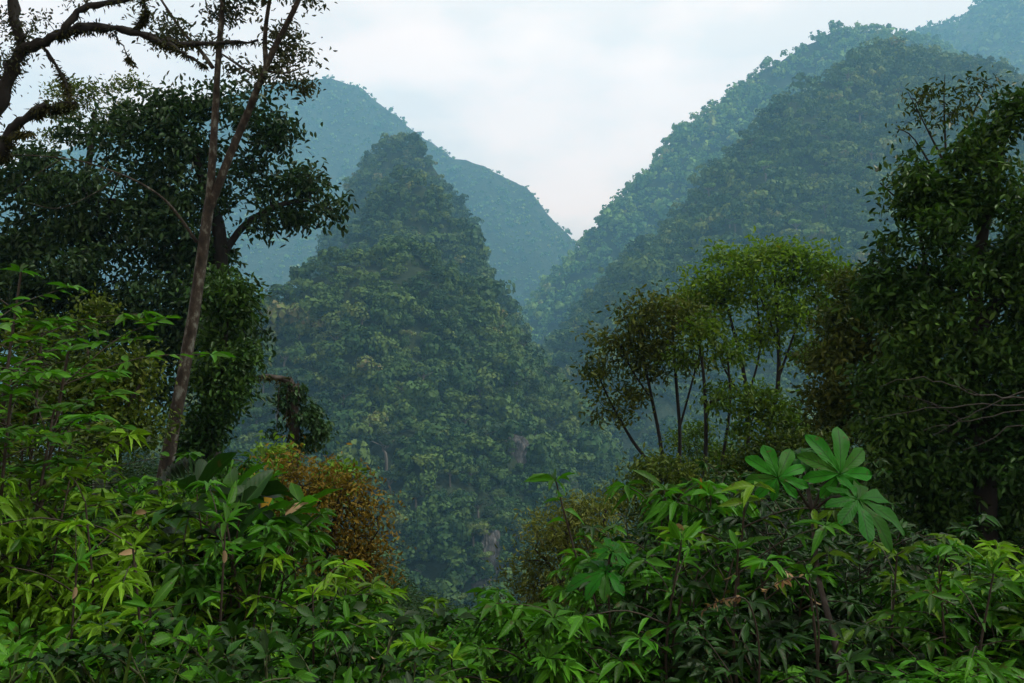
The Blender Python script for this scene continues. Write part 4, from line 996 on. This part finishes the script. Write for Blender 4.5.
# the plant with huge palmate leaves
def palmate(rad, seed, lobes=9, arc=150):
    rng = np.random.default_rng(seed); V, F, U = [], [], []; off = 0
    rows = [(0, .02), (.15, .62), (.3, .78), (.42, .80), (.6, .95), (.76, 1.0), (.9, .66), (.97, .30), (1.0, .03)]
    angs = np.linspace(-arc, arc, lobes)
    for k, a in enumerate(angs):
        a = R(a + rng.uniform(-4, 4)); ln = rad * (1 - .42 * (abs(a) / R(arc)) ** 1.4) * rng.uniform(.9, 1.06)
        d = np.array([math.sin(a), math.cos(a), 0]); s = np.array([math.cos(a), -math.sin(a), 0]); dr = rng.uniform(.25, .75)
        hw = ln * .175
        for (t, w) in rows:
            for q in (-1, -.5, 0, .5, 1):
                ww = min(w * hw, t * ln * math.tan(R(arc / (lobes - 1))) * 1.0) if t < .40 else w * hw
                V.append(d * t * ln + s * q * ww + np.array([0, 0, .22 * abs(q) * ww - dr * ln * t * t * .6 + .0025 * (k % 2) + .012 * math.sin(11 * t + 3 * q + k) * abs(q)])); U.append((.5 + q * .5, t))
        m = len(rows)
        for i in range(m - 1):
            for c in range(4):
                b = off + i * 5 + c; F.append((b, b + 1, b + 6, b + 5))
        off += m * 5
    return np.array(V), np.array(F), np.array(U)
def big_leaf(root, base, c, nor, up, rad, seed, joint):
    from mathutils import Matrix
    v, f, uv = palmate(rad, seed); z = nrm(np.array(nor, float)); y = np.array(up, float); y = nrm(y - z * (y @ z)); x = np.cross(y, z)
    v = v[:, :1] * x + v[:, 1:2] * y + v[:, 2:] * z + c - base
    o = mobj('leaf', mesh_data('leaf', v, f, M['palm'], uv, smooth=True), root)
    W_ = Wood(); p = smooth_path([joint, (joint + c) / 2 + np.array([0, .03, .06]), c + z * -.004], 4); W_.add(p - base, np.linspace(.012, .007, len(p)), 6)
    mobj('petiole', W_.data('petiole', M['stem']), o)
def palmate_plant():
    Y = 6.6; j = P(812, 512, Y + .1)
    p = smooth_path([P(848, 700, Y - .7) * np.array([1, 1, 1]), P(832, 630, Y - .4), P(818, 575, Y - .1), j, P(806, 480, Y + .2)], 5)
    b = p[0].copy(); b[2] = float(gz(b[0], b[1])) - .1; p = np.vstack([b, p])
    root = empty('palmate_plant', b); tag(root, 'young tree with a few huge hand-shaped leaves on long stalks in the right thicket', 'tree')
    W_ = Wood(); W_.add(p - b, np.linspace(.028, .014, len(p)), 8, .05); mobj('trunk', W_.data('trunk', M['bark_grey']), root)
    big_leaf(root, b, P(840, 474, Y), (.12, -.93, .34), (.25, .1, 1), .38, 1, j)
    big_leaf(root, b, P(778, 478, Y - .1), (-.12, -.86, .5), (-.2, .2, 1), .30, 2, j)
    big_leaf(root, b, P(858, 500, Y - .25), (.25, -.62, .78), (1, -.1, -.28), .43, 3, j)
    big_leaf(root, b, P(800, 456, Y + .35), (-.3, -.3, .9), (-.5, .6, .3), .30, 4, j)
palmate_plant()
def palmate_seedling():
    Y = 6.2; c = P(606, 572, Y); x, y = c[0] + .03, Y + .1; b = np.array([x, y, float(gz(x, y)) - .05]); root = empty('palmate_plant', b)
    tag(root, 'small plant with one bright fingered leaf, at the left end of the right thicket', 'plant')
    W_ = Wood(); j = c + np.array([.02, .06, -.10]); p = smooth_path([b, (b + j) / 2 + [.04, 0, 0], j], 5); W_.add(p - b, np.linspace(.012, .007, len(p)), 6); mobj('trunk', W_.data('trunk', M['stem']), root)
    big_leaf(root, b, c, (.0, -.45, .88), (-.9, -.2, .1), .27, 6, j)
    big_leaf(root, b, P(612, 552, Y + .05), (.3, -.5, .8), (.5, .2, .8), .19, 7, j)
palmate_seedling()
def withered_spray(px, py, Y, n, L, seed, label):
    rng = np.random.default_rng(seed); c = P(px, py, Y); W_ = Wood()
    p = smooth_path([c + [.02, .05, -.9], c + [.05, .02, -.35], c + [-.02, 0, -.03], c + [-.16, -.02, .0], c + [-.30, -.03, -.07]], 5); b = p[0].copy(); b[2] = float(gz(b[0], b[1])) - .05
    p = np.vstack([b, p]); root = empty('withered_stalk', b); tag(root, label, 'dead plant')
    W_.add(p - b, np.linspace(.008, .0025, len(p)), 5); mobj('stem', W_.data('stem', M['stem']), root)
    q = p[-9:]; i = rng.integers(0, 8, n); pos = q[i] + (q[i + 1] - q[i]) * rng.random((n, 1))
    v, f, uv = place(T_OVAL[1:], pos - b, nrm(rng.normal(size=(n, 3)) + [0, 0, -.5]), nrm(rng.normal(size=(n, 3)) + [0, 0, .5]), L * rng.uniform(.5, 1.3, n), L * .4, rng)
    mobj('foliage', mesh_data('foliage', v, f, M['dry'], uv), root)
withered_spray(752, 598, 5.3, 26, .045, 5, 'curled pale dead spray drooping in the middle of the right thicket')
withered_spray(812, 578, 5.6, 20, .045, 6, 'small pale dead spray beside the stem of the palmate plant')

# ground cover between and behind the plants
def undergrowth(name, label, y0, y1, n, L, W, hmax, temps, seed, mat, lo=-.86, hi=.86):
    rng = np.random.default_rng(seed)
    y = np.sqrt(rng.uniform(y0 ** 2, y1 ** 2, n)); x = y * rng.uniform(lo, hi, n)
    lump = np.clip(.5 + .9 * fbm(np.stack([x * .5, y * .5, 0 * x + 3], -1), 3), .12, 1.3)
    z = gz(x, y) + rng.random(n) ** 1.3 * hmax * lump * np.clip(y / 8, .6, 1.6)
    a = rng.uniform(0, 6.283, n); ax = np.stack([np.cos(a), np.sin(a), rng.uniform(-.5, .35, n)], -1)
    v, f, uv = place(temps, np.stack([x, y, z], -1), ax, nrm(np.array([0, 0, 1.]) + rng.normal(size=(n, 3)) * .35), L * rng.uniform(.5, 1.3, n), W * rng.uniform(.7, 1.2, n), rng)
    tag(mobj(name, mesh_data(name, v, f, M[mat], uv)), label, 'undergrowth', kind='stuff')
undergrowth('undergrowth', 'low dark green leaves covering the ground under the shrubs', 3.6, 12, 42000, .09, .036, .7, T_OVAL, 91, 'litter')
undergrowth('undergrowth', 'dark tangled undergrowth on the slope below the trees', 11, 46, 235000, .15, .06, 1.3, T_HEX, 92, 'litter')
for k, L in PROTO.items():
    for o in L:
        if 'category' not in o: print('unused', k, o.name)



# ------------------------------------------------------------------ air, light, camera
def haze():
    V = np.array([(x, y, z) for z in (-262, 1390) for (x, y) in ((-2600, -400), (2600, -400), (2600, 4900), (-2600, 4900))], float)
    F = np.array([(0, 3, 2, 1), (4, 5, 6, 7), (0, 1, 5, 4), (1, 2, 6, 5), (2, 3, 7, 6), (3, 0, 4, 7)])
    m, nt, out = new_mat('haze_air')
    pv = N(nt, 'ShaderNodeVolumePrincipled')
    pv.inputs['Color'].default_value = (.32, .72, 1.0, 1)
    pv.inputs['Density'].default_value = HAZE_D
    pv.inputs['Anisotropy'].default_value = .1
    nt.links.new(pv.outputs[0], out.inputs['Volume'])
    o = mobj('haze', mesh_data('haze', V, F, m)); tag(o, 'blue haze filling the valley air', 'haze', kind='stuff')
HAZE_D = .00019
haze()

ELEV, AZ = 58, 97          # sun high on the right, a little beyond the camera
def sun():
    l = bpy.data.lights.new('sun', 'SUN'); l.energy = 5.0; l.angle = R(3); l.color = (1, .95, .87)
    o = bpy.data.objects.new('sun', l); COL.objects.link(o)
    d = Vector((math.sin(R(AZ)) * math.cos(R(ELEV)), math.cos(R(AZ)) * math.cos(R(ELEV)), math.sin(R(ELEV))))
    o.rotation_euler = d.to_track_quat('Z', 'Y').to_euler(); o.location = (0, 0, 60)
sun()
def world():
    w = bpy.data.worlds.new('World'); sc.world = w; w.use_nodes = True
    nt = w.node_tree; nt.nodes.clear(); L = nt.links.new
    out = N(nt, 'ShaderNodeOutputWorld'); bg = N(nt, 'ShaderNodeBackground'); bg.inputs['Strength'].default_value = .11
    sky = N(nt, 'ShaderNodeTexSky'); sky.sky_type = 'NISHITA'; sky.sun_disc = False
    sky.sun_elevation = R(ELEV); sky.sun_rotation = R(AZ); sky.dust_density = 3; sky.air_density = 1.2
    tc = N(nt, 'ShaderNodeTexCoord'); mp = N(nt, 'ShaderNodeMapping'); mp.inputs['Scale'].default_value = (1, 1, 2.2)
    L(tc.outputs['Generated'], mp.inputs[0])
    nz = N(nt, 'ShaderNodeTexNoise'); nz.inputs['Scale'].default_value = 2.6; nz.inputs['Detail'].default_value = 6; nz.inputs['Roughness'].default_value = .5
    nz.inputs['Distortion'].default_value = .4
    L(mp.outputs[0], nz.inputs['Vector'])
    cr = ramp(nt, [(.35, (.88,) * 3), (.65, (1.,) * 3)]); L(nz.outputs['Fac'], cr.inputs['Fac'])
    cc = ramp(nt, [(.42, (15.3, 13.0, 11.6)), (.58, (19.6, 15.1, 12.9))]); 
    n2 = N(nt, 'ShaderNodeTexNoise'); n2.inputs['Scale'].default_value = 4.2; n2.inputs['Detail'].default_value = 5
    L(mp.outputs[0], n2.inputs['Vector']); L(n2.outputs['Fac'], cc.inputs['Fac'])
    mx = N(nt, 'ShaderNodeMix', data_type='RGBA'); L(cr.outputs['Color'], mx.inputs[0]); L(sky.outputs['Color'], mx.inputs[6]); L(cc.outputs['Color'], mx.inputs[7])
    # cloud veil brightest near horizon; dimmed overhead, out of view, to weaken ambient light
    sz = N(nt, 'ShaderNodeSeparateXYZ'); L(tc.outputs['Generated'], sz.inputs[0])
    zr = ramp(nt, [(.03, (1.07, .985, .93)), (.2, (1, 1, 1)), (.42, (1, 1, 1)), (.72, (.34, .35, .36))]); L(sz.outputs[2], zr.inputs['Fac'])
    ml = N(nt, 'ShaderNodeMix', data_type='RGBA', blend_type='MULTIPLY'); ml.inputs[0].default_value = 1
    L(mx.outputs[2], ml.inputs[6]); L(zr.outputs['Color'], ml.inputs[7]); L(ml.outputs[2], bg.inputs['Color']); L(bg.outputs[0], out.inputs[0])
world()
cam = bpy.data.cameras.new('camera'); cam.sensor_width = 36; cam.lens = FPX / 1024 * 36; cam.clip_end = 20000; cam.clip_start = .05
co = bpy.data.objects.new('camera', cam); COL.objects.link(co); co.location = (0, 0, 0); co.rotation_euler = (R(90), 0, 0)
sc.camera = co
sc.render.engine = 'CYCLES'
sc.view_settings.view_transform = 'Standard'; sc.view_settings.look = 'None'; sc.view_settings.gamma = 1
sc.view_settings.exposure = -0.15
cy = sc.cycles
cy.max_bounces = 6; cy.diffuse_bounces = 2; cy.glossy_bounces = 2; cy.transmission_bounces = 4; cy.volume_bounces = 2
cy.use_denoising = True
